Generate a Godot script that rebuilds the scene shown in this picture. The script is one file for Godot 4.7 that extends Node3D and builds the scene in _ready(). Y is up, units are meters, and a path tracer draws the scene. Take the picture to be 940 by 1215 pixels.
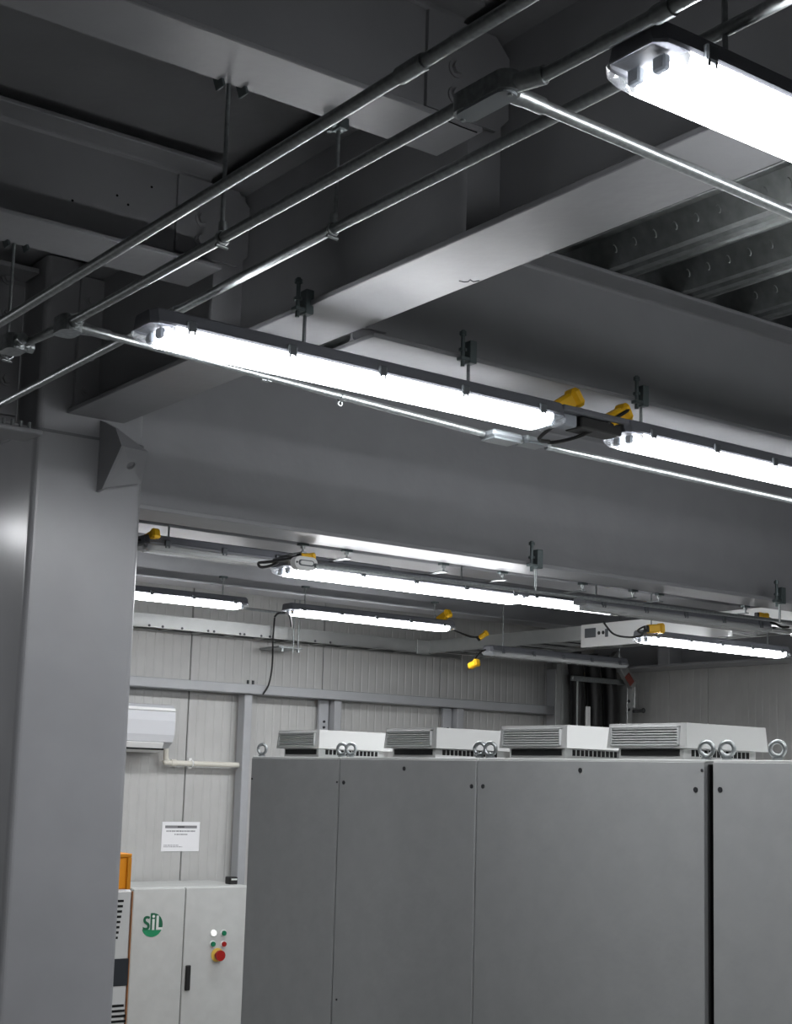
extends Node3D
# An electrical control room: painted steel frame under a metal deck, rows of
# batten lights on rod hangers, conduits, cable trays and a line of switch cabinets.
# World: y up, metres; the camera stands at (0, EYE, 0). Heights are given from the eye level.

const EYE := 2.12
const FOCAL := 1730.4          # pixels, for a 940 x 1215 frame
const CENTRE := Vector2(470.0, 667.4)
const YAW := 36.30
const PITCH := 8.51
const ROLL := 1.646

const LENS_GLOW := 37.0
const PANEL_ENERGY := 0.19
const EXPOSURE := 1.0

var right_axis: Vector3
var up_axis: Vector3
var front_axis: Vector3
var M := {}
var taken := {}

func _ready() -> void:
	axes()
	make_camera()
	make_environment()
	make_materials()
	make_shell()
	make_deck()
	make_steel()
	make_column()
	make_back_wall_things()
	make_cabinets()
	make_trays()
	make_lights()
	make_conduits()
	make_hangers()
	make_plugs()

# ---------------------------------------------------------------- camera, light
func axes() -> void:
	var y := deg_to_rad(YAW); var p := deg_to_rad(PITCH); var r := deg_to_rad(ROLL)
	front_axis = Vector3(sin(y) * cos(p), sin(p), -cos(y) * cos(p))
	var r0 := Vector3(cos(y), 0, sin(y))
	var u0 := r0.cross(front_axis)
	right_axis = r0 * cos(r) + u0 * sin(r)
	up_axis = -r0 * sin(r) + u0 * cos(r)

func make_camera() -> void:
	var c := Camera3D.new()
	c.name = "camera"
	c.near = 0.05
	c.far = 60.0
	c.projection = Camera3D.PROJECTION_FRUSTUM
	c.size = 1215.0 / FOCAL * c.near
	c.frustum_offset = Vector2(0, (CENTRE.y - 607.5) / FOCAL * c.near)
	c.transform = Transform3D(Basis(right_axis, up_axis, -front_axis), Vector3(0, EYE, 0))
	add_child(c)
	c.current = true

func make_environment() -> void:
	var w := WorldEnvironment.new()
	w.name = "world_environment"
	var e := Environment.new()
	e.background_mode = Environment.BG_COLOR
	e.background_color = Color.BLACK
	e.tonemap_mode = Environment.TONE_MAPPER_LINEAR
	e.tonemap_exposure = EXPOSURE
	e.sdfgi_enabled = true
	e.ssao_enabled = true
	e.ssil_enabled = true
	w.environment = e
	add_child(w)

# ---------------------------------------------------------------- pixels to points
func ray(x: float, y: float) -> Vector3:
	return right_axis * ((x - CENTRE.x) / FOCAL) - up_axis * ((y - CENTRE.y) / FOCAL) + front_axis
func pz(x: float, y: float, z: float) -> Vector3:
	var d := ray(x, y)
	return d * (z / d.z) + Vector3(0, EYE, 0)
func ph(x: float, y: float, h: float) -> Vector3:
	var d := ray(x, y)
	return d * (h / d.y) + Vector3(0, EYE, 0)
func pw(x: float, y: float, w: float) -> Vector3:
	var d := ray(x, y)
	return d * (w / d.x) + Vector3(0, EYE, 0)

# ---------------------------------------------------------------- materials
func noise_tex(freq: float, lo: float, hi: float, sd: int, octaves := 4, size := 512) -> NoiseTexture2D:
	var n := FastNoiseLite.new()
	n.seed = sd
	n.frequency = freq
	n.fractal_octaves = octaves
	var t := NoiseTexture2D.new()
	t.width = size; t.height = size
	t.seamless = true
	t.noise = n
	var g := Gradient.new()
	g.set_color(0, Color(lo, lo, lo)); g.set_color(1, Color(hi, hi, hi))
	t.color_ramp = g
	return t

func bump_tex(freq: float, strength: float, sd: int) -> NoiseTexture2D:
	var n := FastNoiseLite.new()
	n.seed = sd
	n.frequency = freq
	n.fractal_octaves = 3
	var t := NoiseTexture2D.new()
	t.width = 512; t.height = 512
	t.seamless = true
	t.as_normal_map = true
	t.bump_strength = strength
	t.noise = n
	return t

func mat(key: String, c: Color, rough: float, metal := 0.0, tex: Texture2D = null, scale := 1.0, nrm: Texture2D = null, nscale := 0.3) -> StandardMaterial3D:
	var m := StandardMaterial3D.new()
	m.resource_name = key
	m.albedo_color = c
	m.roughness = rough
	m.metallic = metal
	if tex or nrm:
		m.uv1_triplanar = true
		m.uv1_world_triplanar = true
		m.uv1_scale = Vector3(scale, scale, scale)
	if tex:
		m.albedo_texture = tex
	if nrm:
		m.normal_enabled = true
		m.normal_texture = nrm
		m.normal_scale = nscale
	M[key] = m
	return m

func c8(r: int, g: int, b: int) -> Color:
	return Color8(r, g, b)

func make_materials() -> void:
	var mottled := noise_tex(0.012, 0.955, 1.0, 3, 5)
	var spangle := noise_tex(0.03, 0.8, 1.0, 9, 4)
	var streaky := noise_tex(0.02, 0.96, 1.0, 12, 3)
	var peel := bump_tex(0.06, 1.5, 5)
	var wavy := bump_tex(0.008, 3.0, 8)
	mat("steel_paint", c8(150, 151, 154), 0.42, 0.0, mottled, 0.7, peel, 0.12)
	mat("column_paint", c8(150, 151, 154), 0.30, 0.0, mottled, 0.6, wavy, 0.10)
	mat("deck", c8(150, 154, 154), 0.38, 0.8, spangle, 1.3, wavy, 0.15)
	mat("floor", c8(148, 148, 146), 0.35, 0.0, mottled, 0.4)
	mat("wall_panel", c8(188, 188, 186), 0.5, 0.0, streaky, 0.5, peel, 0.05)
	mat("joint", c8(70, 70, 70), 0.8)
	mat("girt_paint", c8(170, 172, 175), 0.45, 0.0, mottled, 0.8)
	mat("cabinet", c8(164, 166, 166), 0.5, 0.0, streaky, 0.8, peel, 0.10)
	mat("cabinet_edge_lit", c8(190, 192, 190), 0.45)  # paler copy of the cabinet colour: light caught on the top edge, painted in
	mat("unit_white", c8(176, 177, 176), 0.5)
	mat("unit_grey", c8(178, 180, 180), 0.5)
	mat("black", c8(22, 22, 23), 0.55)
	mat("dark_gap", c8(14, 14, 15), 0.9)
	mat("screw", c8(62, 63, 66), 0.45, 0.6)
	mat("zinc", c8(172, 177, 178), 0.36, 0.88, spangle, 4.0)
	mat("clamp_backlit", c8(96, 106, 107), 0.42, 0.5)  # clamp bodies darker than the zinc: their back-lit shade put into the colour
	mat("galvanised", c8(176, 178, 177), 0.42, 0.7, mottled, 1.6)
	mat("housing", c8(98, 100, 106), 0.6)
	mat("clip", c8(86, 90, 94), 0.45, 0.4)
	mat("holder", c8(150, 156, 164), 0.5)
	mat("tube_glass", c8(226, 228, 228), 0.3)
	mat("gear_tray", c8(205, 207, 208), 0.45)
	mat("pvc_grey", c8(128, 134, 138), 0.45)
	mat("pvc_white", c8(232, 233, 232), 0.4)
	mat("pvc_ivory", c8(214, 211, 200), 0.45)
	mat("plug_yellow", c8(240, 186, 16), 0.5)
	mat("plug_amber", c8(214, 138, 6), 0.5)
	mat("cable", c8(16, 16, 17), 0.5)
	mat("cable_grey", c8(70, 71, 73), 0.5)
	mat("ac_white", c8(208, 210, 214), 0.18)
	mat("paper", c8(236, 236, 238), 0.8)
	mat("sil_cabinet", c8(196, 198, 196), 0.5, 0.0, streaky, 0.8)
	mat("machine_white", c8(208, 209, 208), 0.5)
	mat("orange", c8(240, 152, 12), 0.45)
	mat("edge_brown", c8(176, 122, 78), 0.5)
	mat("navy", c8(40, 44, 50), 0.5)
	mat("red", c8(158, 26, 20), 0.35)
	mat("yellow", c8(228, 196, 90), 0.4)
	mat("green", c8(20, 120, 84), 0.35)
	mat("logo_dark", c8(10, 92, 62), 0.5)
	mat("logo_mid", c8(28, 138, 92), 0.5)
	mat("logo_white", c8(214, 218, 214), 0.5)
	mat("red_tag", c8(132, 66, 56), 0.5)
	mat("weld", c8(108, 110, 114), 0.5)
	var g := mat("clear_lens", Color(0.93, 0.95, 0.97, 0.22), 0.06)
	g.transparency = BaseMaterial3D.TRANSPARENCY_ALPHA
	var f := mat("frosted_lens", Color(0.80, 0.81, 0.82, 0.42), 0.10)
	f.transparency = BaseMaterial3D.TRANSPARENCY_ALPHA
	var l := mat("lit_lens", Color(0.95, 0.97, 1.0), 0.3)
	l.emission_enabled = true
	l.emission = Color(0.985, 0.99, 1.0)
	l.emission_energy_multiplier = LENS_GLOW
	var b := mat("lit_button", Color(1, 1, 1), 0.3)
	b.emission_enabled = true
	b.emission = Color(1, 1, 1)
	b.emission_energy_multiplier = 1.2

# ---------------------------------------------------------------- mesh helpers
func mb() -> SurfaceTool:
	var st := SurfaceTool.new()
	st.begin(Mesh.PRIMITIVE_TRIANGLES)
	return st

func tri(st: SurfaceTool, a: Vector3, b: Vector3, c: Vector3) -> void:   # counter-clockwise seen from outside
	var n := (b - a).cross(c - a)
	if n.length() < 1e-12:
		return
	n = n.normalized()
	for v in [a, c, b]:
		st.set_normal(n)
		st.add_vertex(v)

func quad(st: SurfaceTool, a: Vector3, b: Vector3, c: Vector3, d: Vector3) -> void:
	tri(st, a, b, c)
	tri(st, a, c, d)

func box(st: SurfaceTool, lo: Vector3, hi: Vector3, ch := 0.0) -> void:
	var a := Vector3(minf(lo.x, hi.x), minf(lo.y, hi.y), minf(lo.z, hi.z))
	var b := Vector3(maxf(lo.x, hi.x), maxf(lo.y, hi.y), maxf(lo.z, hi.z))
	box_in(st, Transform3D(Basis(), (a + b) / 2.0), b - a, ch)

# box of a size about a frame's origin, its edges chamfered by ch
func box_in(st: SurfaceTool, t: Transform3D, size: Vector3, ch := 0.0) -> void:
	var h := size / 2.0
	ch = minf(ch, minf(h.x, minf(h.y, h.z)) * 0.9)
	for ax in 3:
		for s in [-1.0, 1.0]:
			var u := (ax + 1) % 3
			var v := (ax + 2) % 3
			var q := []
			for k in [[-1, -1], [1, -1], [1, 1], [-1, 1]]:
				var p := Vector3.ZERO
				p[ax] = s * h[ax]
				p[u] = k[0] * (h[u] - ch)
				p[v] = k[1] * (h[v] - ch)
				q.append(t * p)
			if s > 0:
				quad(st, q[0], q[1], q[2], q[3])
			else:
				quad(st, q[3], q[2], q[1], q[0])
	if ch <= 0.0:
		return
	for ax in 3:      # the twelve edges, each along ax
		var u := (ax + 1) % 3
		var v := (ax + 2) % 3
		for su in [-1.0, 1.0]:
			for sv in [-1.0, 1.0]:
				var p := []
				for k in [-1.0, 1.0]:
					var a := Vector3.ZERO
					a[ax] = k * (h[ax] - ch); a[u] = su * h[u]; a[v] = sv * (h[v] - ch)
					var b := Vector3.ZERO
					b[ax] = k * (h[ax] - ch); b[u] = su * (h[u] - ch); b[v] = sv * h[v]
					p.append(t * a); p.append(t * b)
				if su * sv > 0:
					quad(st, p[0], p[2], p[3], p[1])
				else:
					quad(st, p[0], p[1], p[3], p[2])
	for sx in [-1.0, 1.0]:
		for sy in [-1.0, 1.0]:
			for sz in [-1.0, 1.0]:
				var a := t * Vector3(sx * h.x, sy * (h.y - ch), sz * (h.z - ch))
				var b := t * Vector3(sx * (h.x - ch), sy * h.y, sz * (h.z - ch))
				var c := t * Vector3(sx * (h.x - ch), sy * (h.y - ch), sz * h.z)
				if sx * sy * sz > 0:
					tri(st, a, b, c)
				else:
					tri(st, a, c, b)

# a counter-clockwise outline in the U,V plane of a frame (U, V, W) pushed from w0 to w1 along W
func extrude(st: SurfaceTool, t: Transform3D, poly: PackedVector2Array, w0: float, w1: float) -> void:
	if Geometry2D.is_polygon_clockwise(poly):
		poly = poly.duplicate()
		poly.reverse()
	var n := poly.size()
	for i in n:
		var p := poly[i]
		var q := poly[(i + 1) % n]
		quad(st, t * Vector3(p.x, p.y, w0), t * Vector3(q.x, q.y, w0), t * Vector3(q.x, q.y, w1), t * Vector3(p.x, p.y, w1))
	var ids := Geometry2D.triangulate_polygon(poly)
	for i in range(0, ids.size(), 3):
		var a := poly[ids[i]]
		var b := poly[ids[i + 1]]
		var c := poly[ids[i + 2]]
		if (b - a).cross(c - a) < 0:
			var s := b
			b = c
			c = s
		tri(st, t * Vector3(a.x, a.y, w1), t * Vector3(b.x, b.y, w1), t * Vector3(c.x, c.y, w1))
		tri(st, t * Vector3(a.x, a.y, w0), t * Vector3(c.x, c.y, w0), t * Vector3(b.x, b.y, w0))

func frame_x(o := Vector3.ZERO) -> Transform3D:     # outline in (z', y): U = -z, V = y, W = -x ... pushed along -x
	return Transform3D(Basis(Vector3(0, 0, 1), Vector3(0, 1, 0), Vector3(-1, 0, 0)), o)
func frame_z(o := Vector3.ZERO) -> Transform3D:     # outline in (x, y), pushed along z
	return Transform3D(Basis(), o)
func frame_y(o := Vector3.ZERO) -> Transform3D:     # outline in (x, -z), pushed along y
	return Transform3D(Basis(Vector3(1, 0, 0), Vector3(0, 0, -1), Vector3(0, 1, 0)), o)

func tube(st: SurfaceTool, pts: Array, r: float, sides := 10) -> void:
	var n := pts.size()
	var rings := []
	var side := Vector3.ZERO
	for i in n:
		var d: Vector3
		if i == 0:
			d = pts[1] - pts[0]
		elif i == n - 1:
			d = pts[n - 1] - pts[n - 2]
		else:
			d = (pts[i] - pts[i - 1]).normalized() + (pts[i + 1] - pts[i]).normalized()
		d = d.normalized()
		if side == Vector3.ZERO:
			side = d.cross(Vector3.UP if absf(d.y) < 0.9 else Vector3.RIGHT).normalized()
		side = (side - d * side.dot(d)).normalized()
		var other := d.cross(side)
		var ring := []
		for k in sides:
			var a := TAU * k / sides
			ring.append(side * cos(a) + other * sin(a))
		rings.append(ring)
	for i in n - 1:
		for k in sides:
			var k2 := (k + 1) % sides
			var v := [[i, k], [i, k2], [i + 1, k2], [i + 1, k]]
			for id in [0, 2, 1, 0, 3, 2]:
				var e: Array = v[id]
				var nn: Vector3 = rings[e[0]][e[1]]
				st.set_normal(nn)
				st.add_vertex(pts[e[0]] + nn * r)
	for end in [0, n - 1]:
		var c: Vector3 = pts[end]
		for k in sides:
			var a: Vector3 = c + rings[end][k] * r
			var b: Vector3 = c + rings[end][(k + 1) % sides] * r
			if end == 0:
				tri(st, c, b, a)
			else:
				tri(st, c, a, b)

func rod(st: SurfaceTool, a: Vector3, b: Vector3, r: float, sides := 10) -> void:
	tube(st, [a, b], r, sides)

func ring(st: SurfaceTool, c: Vector3, ax1: Vector3, ax2: Vector3, big: float, small: float, n := 18, m := 8) -> void:
	var w := ax1.cross(ax2).normalized()
	for i in n:
		for k in m:
			var q := []
			for e in [[i, k], [i + 1, k], [i + 1, k + 1], [i, k + 1]]:
				var a: float = TAU * e[0] / n
				var b: float = TAU * e[1] / m
				var dir: Vector3 = ax1 * cos(a) + ax2 * sin(a)
				var nn: Vector3 = dir * cos(b) + w * sin(b)
				q.append([c + dir * big + nn * small, nn])
			for id in [0, 2, 1, 0, 3, 2]:
				st.set_normal(q[id][1])
				st.add_vertex(q[id][0])

# a smooth path through points
func curve(pts: Array, steps := 6) -> Array:
	var out := []
	for i in pts.size() - 1:
		var a: Vector3 = pts[maxi(i - 1, 0)]
		var b: Vector3 = pts[i]
		var c: Vector3 = pts[i + 1]
		var d: Vector3 = pts[mini(i + 2, pts.size() - 1)]
		for k in steps:
			out.append(b.cubic_interpolate(c, a, d, float(k) / steps))
	out.append(pts[pts.size() - 1])
	return out

func rounded(w: float, h: float, r: float, n := 5) -> PackedVector2Array:
	var p := PackedVector2Array()
	for k in 4:
		var c := Vector2((w / 2 - r) * [1, -1, -1, 1][k], (h / 2 - r) * [1, 1, -1, -1][k])
		for i in n + 1:
			var a := PI / 2 * (k + float(i) / n)
			p.append(c + Vector2(cos(a), sin(a)) * r)
	return p

# ---------------------------------------------------------------- naming
func numbered(called: String) -> String:
	var n: int = taken.get(called, -1) + 1
	taken[called] = n
	return called if n == 0 else "%s_%03d" % [called, n]

func thing(called: String, label: String, category: String, at := Vector3.ZERO, group := "") -> Node3D:
	var o := Node3D.new()
	o.name = numbered(called)
	add_child(o)
	o.position = at
	tag(o, label, category, group)
	return o

func tag(o: Node, label: String, category := "", group := "") -> void:
	o.set_meta("label", label)
	if category:
		o.set_meta("category", category)
	if group:
		o.set_meta("group", group)

func structure(called: String, at := Vector3.ZERO) -> Node3D:
	var o := Node3D.new()
	o.name = called
	add_child(o)
	o.position = at
	o.set_meta("kind", "structure")
	return o

# commits a surface, given in world metres, as one named mesh under its parent
func obj(called: String, st: SurfaceTool, material: Material, parent: Node3D, label := "") -> MeshInstance3D:
	var o := MeshInstance3D.new()
	o.name = called
	o.mesh = st.commit()
	o.material_override = material
	var off := Vector3.ZERO
	var p: Node = parent
	while p != self and p is Node3D:
		off += p.position
		p = p.get_parent()
	parent.add_child(o, true)
	o.position = -off
	if label:
		o.set_meta("label", label)
	return o

func Y(h: float) -> float:
	return EYE + h

# ---------------------------------------------------------------- room shell
const ROOM_LEFT := -4.0
const ROOM_RIGHT := 8.62
const ROOM_BACK := -8.72
const ROOM_FRONT := 4.2
const SLAB := 1.66

func make_shell() -> void:
	var st := mb()
	box(st, Vector3(ROOM_LEFT - 0.2, -0.15, ROOM_BACK - 0.2), Vector3(ROOM_RIGHT + 0.2, 0, ROOM_FRONT + 0.2))
	obj("floor_slab", st, M.floor, structure("floor"))
	# the flat slab over everything; the deck hangs under its right-hand bay
	var ceil := structure("ceiling", Vector3(0, Y(SLAB), 0))
	st = mb()
	box(st, Vector3(ROOM_LEFT - 0.2, Y(SLAB), ROOM_BACK - 0.2), Vector3(ROOM_RIGHT + 0.2, Y(SLAB) + 0.15, ROOM_FRONT + 0.2))
	obj("slab", st, M.steel_paint, ceil)
	var back := structure("wall_back", Vector3(0, 0, ROOM_BACK))
	st = mb()
	box(st, Vector3(ROOM_LEFT - 0.2, 0, ROOM_BACK - 0.12), Vector3(ROOM_RIGHT + 0.2, Y(SLAB), ROOM_BACK - 0.03))
	obj("core", st, M.joint, back)
	var w := 1.07
	var x := 4.715 - 8 * w
	while x < ROOM_RIGHT - 0.02:
		var x1 := minf(x + w, ROOM_RIGHT + 0.05)
		st = mb()
		extrude(st, frame_y(Vector3(0, 0, ROOM_BACK)), panel_outline(maxf(x, ROOM_LEFT - 0.1) + 0.004, x1 - 0.004, 0.03), 0.0, Y(SLAB))
		obj("panel", st, M.wall_panel, back)
		x += w
	var side := structure("wall_right", Vector3(ROOM_RIGHT, 0, 0))
	st = mb()
	box(st, Vector3(ROOM_RIGHT + 0.03, 0, ROOM_BACK - 0.1), Vector3(ROOM_RIGHT + 0.12, Y(SLAB), ROOM_FRONT + 0.2))
	obj("core", st, M.joint, side)
	var z := ROOM_BACK + 0.02
	while z < ROOM_FRONT:
		st = mb()
		var f := Transform3D(Basis(Vector3(0, 0, 1), Vector3(1, 0, 0), Vector3(0, 1, 0)), Vector3(ROOM_RIGHT, 0, 0))
		extrude(st, f, panel_outline(z + 0.004, z + w - 0.004, 0.03), 0.0, Y(SLAB))
		obj("panel", st, M.wall_panel, side)
		z += w
	var left := structure("wall_left", Vector3(ROOM_LEFT, 0, 0))
	st = mb()
	box(st, Vector3(ROOM_LEFT - 0.15, 0, ROOM_BACK - 0.1), Vector3(ROOM_LEFT, Y(SLAB), ROOM_FRONT + 0.2))
	obj("cladding", st, M.wall_panel, left)
	var front := structure("wall_front", Vector3(0, 0, ROOM_FRONT))
	st = mb()
	box(st, Vector3(ROOM_LEFT - 0.15, 0, ROOM_FRONT), Vector3(ROOM_RIGHT + 0.15, Y(SLAB), ROOM_FRONT + 0.15))
	obj("cladding", st, M.wall_panel, front)

# outline of a sandwich panel: a flat face with shallow pressed lines, thickness behind it
func panel_outline(a: float, b: float, thick: float) -> PackedVector2Array:
	var p := PackedVector2Array()
	p.append(Vector2(a, thick)); p.append(Vector2(a, 0.004)); p.append(Vector2(a + 0.004, 0))
	var n := int((b - a) / 0.066)
	for i in range(1, n):
		var x := a + (b - a) * i / n
		p.append(Vector2(x - 0.009, 0)); p.append(Vector2(x - 0.002, 0.0022))
		p.append(Vector2(x + 0.002, 0.0022)); p.append(Vector2(x + 0.009, 0))
	p.append(Vector2(b - 0.004, 0)); p.append(Vector2(b, 0.004)); p.append(Vector2(b, thick))
	return p

const DECK_LOW := 1.50
const PITCH_X := 0.31

func make_deck() -> void:
	var ceil: Node3D = get_node("ceiling")
	for k in range(-2, 19):
		var x := 2.888 + PITCH_X * k          # middle of the web that faces the camera side
		var st := mb()
		var lo := DECK_LOW
		var hi := DECK_LOW + 0.078
		var line := [Vector2(x - 0.145, hi), Vector2(x - 0.075, hi), Vector2(x - 0.068, hi - 0.006), Vector2(x - 0.055, hi - 0.006), Vector2(x - 0.048, hi),
			Vector2(x - 0.020, hi), Vector2(x + 0.020, lo), Vector2(x + 0.045, lo), Vector2(x + 0.053, lo + 0.010), Vector2(x + 0.067, lo + 0.010), Vector2(x + 0.075, lo),
			Vector2(x + 0.100, lo), Vector2(x + 0.108, lo + 0.006), Vector2(x + 0.118, lo), Vector2(x + 0.125, lo), Vector2(x + 0.165, hi)]
		var poly := PackedVector2Array()
		for p in line: poly.append(p)
		for i in range(line.size() - 1, -1, -1): poly.append(line[i] + Vector2(0, 0.002))
		extrude(st, frame_z(Vector3(0, EYE, 0)), poly, ROOM_BACK, ROOM_FRONT)
		if k >= -1 and k <= 6:               # pressed lugs on the web
			var z := -2.9
			while z < -1.0:
				for w in [[x, Vector3(-0.89, -0.45, 0)], [x + 0.145, Vector3(0.89, -0.45, 0)]]:
					var c := Vector3(w[0], Y((lo + hi) / 2 + 0.006), z)
					lug(st, c, w[1].normalized())
				z += 0.078
		obj("deck_sheet", st, M.deck, ceil)
	var e := mb()                             # folded edge strip beside the long beam
	box(e, Vector3(2.02, Y(DECK_LOW), ROOM_BACK), Vector3(2.16, Y(DECK_LOW) + 0.003, ROOM_FRONT))
	box(e, Vector3(2.157, Y(DECK_LOW), ROOM_BACK), Vector3(2.16, Y(DECK_LOW) + 0.08, ROOM_FRONT))
	obj("edge_strip", e, M.deck, ceil)

func lug(st: SurfaceTool, c: Vector3, n: Vector3) -> void:
	var v := Vector3(0, 0, 1)
	var u := n.cross(v).normalized()
	var m := 8
	for i in m:
		var a := TAU * i / m
		var b := TAU * (i + 1) / m
		var p := c + (u * cos(a) * 0.016 + v * sin(a) * 0.010)
		var q := c + (u * cos(b) * 0.016 + v * sin(b) * 0.010)
		var p2 := c + n * 0.005 + (u * cos(a) * 0.011 + v * sin(a) * 0.006)
		var q2 := c + n * 0.005 + (u * cos(b) * 0.011 + v * sin(b) * 0.006)
		quad(st, p, q, q2, p2)
		tri(st, c + n * 0.005, p2, q2)

# ---------------------------------------------------------------- steel frame
func bolt(parent: Node3D, c: Vector3, n: Vector3, r := 0.013, called := "bolt") -> void:
	var st := mb()
	rod(st, c, c + n * 0.004, r * 1.45, 14)
	rod(st, c + n * 0.004, c + n * 0.013, r, 6)
	obj(called, st, M.steel_paint, parent)

# an I-beam along x
func beam_x(label: String, x0: float, x1: float, z0: float, z1: float, soffit: float, top: float, tf := 0.014, tw := 0.010, group := "") -> Node3D:
	var b := thing("steel_beam", label, "steel beam", Vector3(x0, Y(soffit), (z0 + z1) / 2), group)
	var zc := (z0 + z1) / 2
	var st := mb()
	box(st, Vector3(x0, Y(soffit), z0), Vector3(x1, Y(soffit) + tf, z1), 0.002)
	obj("bottom_flange", st, M.steel_paint, b)
	st = mb()
	# web with a run of fillet along both flanges
	var f := 0.010
	var lo := soffit + tf
	var hi := top - tf
	var o := PackedVector2Array([Vector2(-tw / 2 - f, lo), Vector2(tw / 2 + f, lo), Vector2(tw / 2 + f * 0.3, lo + f * 0.3), Vector2(tw / 2, lo + f), Vector2(tw / 2, hi - f), Vector2(tw / 2 + f * 0.3, hi - f * 0.3), Vector2(tw / 2 + f, hi),
		Vector2(-tw / 2 - f, hi), Vector2(-tw / 2 - f * 0.3, hi - f * 0.3), Vector2(-tw / 2, hi - f), Vector2(-tw / 2, lo + f), Vector2(-tw / 2 - f * 0.3, lo + f * 0.3)])
	extrude(st, frame_x(Vector3(0, EYE, zc)), o, -x1, -x0)
	obj("web", st, M.steel_paint, b)
	st = mb()
	box(st, Vector3(x0, Y(top) - tf, z0), Vector3(x1, Y(top), z1), 0.002)
	obj("top_flange", st, M.steel_paint, b)
	return b

const LONG_LOW := 1.139
const LONG_TOP := 1.62

func make_steel() -> void:
	# the long beam that runs from over the camera to the column
	var b := thing("steel_beam", "long grey steel beam ending on the upper front of the big column", "steel beam", Vector3(1.945, Y(LONG_LOW), -4.32))
	var st := mb()
	box(st, Vector3(1.845, Y(LONG_LOW), -4.322), Vector3(2.045, Y(LONG_LOW) + 0.015, ROOM_FRONT), 0.002)
	obj("bottom_flange", st, M.steel_paint, b)
	st = mb()
	box(st, Vector3(1.940, Y(LONG_LOW) + 0.015, -4.32), Vector3(1.950, Y(LONG_TOP) - 0.015, ROOM_FRONT))
	obj("web", st, M.steel_paint, b)
	st = mb()
	box(st, Vector3(1.845, Y(LONG_TOP) - 0.015, -4.32), Vector3(2.045, Y(LONG_TOP), ROOM_FRONT), 0.002)
	obj("top_flange", st, M.steel_paint, b)
	for z in [-3.406, -2.307, -1.20, -0.1, 1.0]:
		st = mb()
		var o := PackedVector2Array([Vector2(1.849, LONG_LOW + 0.016), Vector2(1.940, LONG_LOW + 0.016), Vector2(1.940, LONG_TOP - 0.016), Vector2(1.849, LONG_TOP - 0.016)])
		extrude(st, frame_z(Vector3(0, EYE, z)), o, -0.006, 0.006)
		obj("stiffener", st, M.steel_paint, b)
	# end plate at the column, with its bolts
	st = mb()
	box(st, Vector3(1.86, Y(1.16), -4.322), Vector3(2.03, Y(1.60), -4.305), 0.002)
	obj("end_plate", st, M.steel_paint, b)
	for y in [1.22, 1.32, 1.42, 1.52]:
		bolt(b, Vector3(1.895, Y(y), -4.305), Vector3(0, 0, 1), 0.012)
		bolt(b, Vector3(1.995, Y(y), -4.305), Vector3(0, 0, 1), 0.012)

	st = mb()          # a pen scribble on the underside
	var scrib := []
	for p in [[545, 333], [551, 334.5], [556, 334], [558, 331.5], [562, 334.5], [569, 332.5]]:
		scrib.append(ph(p[0], p[1], LONG_LOW) + Vector3(0, -0.0004, 0))
	tube(st, scrib, 0.0012, 6)
	obj("pen_mark", st, M.screw, b, "dark pen scribble")

	# two secondary beams on the left of it
	for s in [[-2.365, -2.21, "slim dark-side steel beam holding the conduit rods, beside the flat ceiling"], [-3.48, -3.29, "slim steel beam between the conduit rods' beam and the big column"]]:
		var zc: float = (s[0] + s[1]) / 2
		var e := beam_x(s[2], ROOM_LEFT, 1.815, s[0], s[1], 1.333, 1.625, 0.012, 0.008)
		st = mb()      # fin plate with clipped corners, bolted to the web
		var o := PackedVector2Array([Vector2(1.715, 1.385), Vector2(1.905, 1.385), Vector2(1.938, 1.42), Vector2(1.938, 1.56), Vector2(1.90, 1.60), Vector2(1.715, 1.60)])
		extrude(st, frame_z(Vector3(0, EYE, zc + 0.009)), o, -0.005, 0.005)
		obj("fin_plate", st, M.steel_paint, e)
		for y in [1.43, 1.49, 1.55]:
			bolt(e, Vector3(1.79, Y(y), zc + 0.014), Vector3(0, 0, 1), 0.014)
		if zc > -3.0:
			st = mb()      # saw cut beside the flange end
			tube(st, [ph(530, 143, 1.3325), ph(548, 150.5, 1.3325), ph(566, 157, 1.3325)], 0.0016, 6)
			obj("saw_cut", st, M.dark_gap, e)
		else:
			for p in [[86, 238], [139, 232], [180, 222], [152, 243]]:
				var c := pz(p[0], p[1], zc + 0.004)
				st = mb()
				rod(st, c, c + Vector3(0, 0, 0.001), 0.0035, 7)
				obj("paint_chip", st, M.dark_gap, e)

	# the right-hand bay: secondary, girder, two more
	var e1 := beam_x("steel beam with brightly lit underside over the front light row", 2.075, 8.3, -3.15, -2.95, 1.122, 1.50, 0.012)
	st = mb()          # bolted cleat in the gap to the long beam
	box(st, Vector3(1.95, Y(1.17), -3.036), Vector3(2.17, Y(1.44), -3.024))
	obj("cleat", st, M.steel_paint, e1)
	for y in [1.21, 1.30, 1.39]:
		bolt(e1, Vector3(2.12, Y(y), -3.024), Vector3(0, 0, 1), 0.013)
	beam_x("deep steel girder joining the right side of the big column", 2.125, 8.3, -4.60, -4.40, 0.880, 1.50, 0.016)
	beam_x("steel beam behind the deep girder, over the white oval box", 2.2, 8.3, -6.28, -6.03, 1.139, 1.50, 0.014)
	beam_x("steel beam over the horizontal cable tray near the back wall", 2.2, 8.3, -7.92, -7.70, 1.139, 1.50, 0.014)
	# edge beam on top of the right wall
	var w := thing("edge_beam", "dark steel edge beam above the ribbed right wall", "steel beam", Vector3(8.4, Y(0.93), -8.6))
	st = mb()
	box(st, Vector3(8.30, Y(0.925), ROOM_BACK + 0.03), Vector3(8.60, Y(0.945), ROOM_FRONT), 0.002)
	obj("bottom_flange", st, M.steel_paint, w)
	st = mb()
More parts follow.
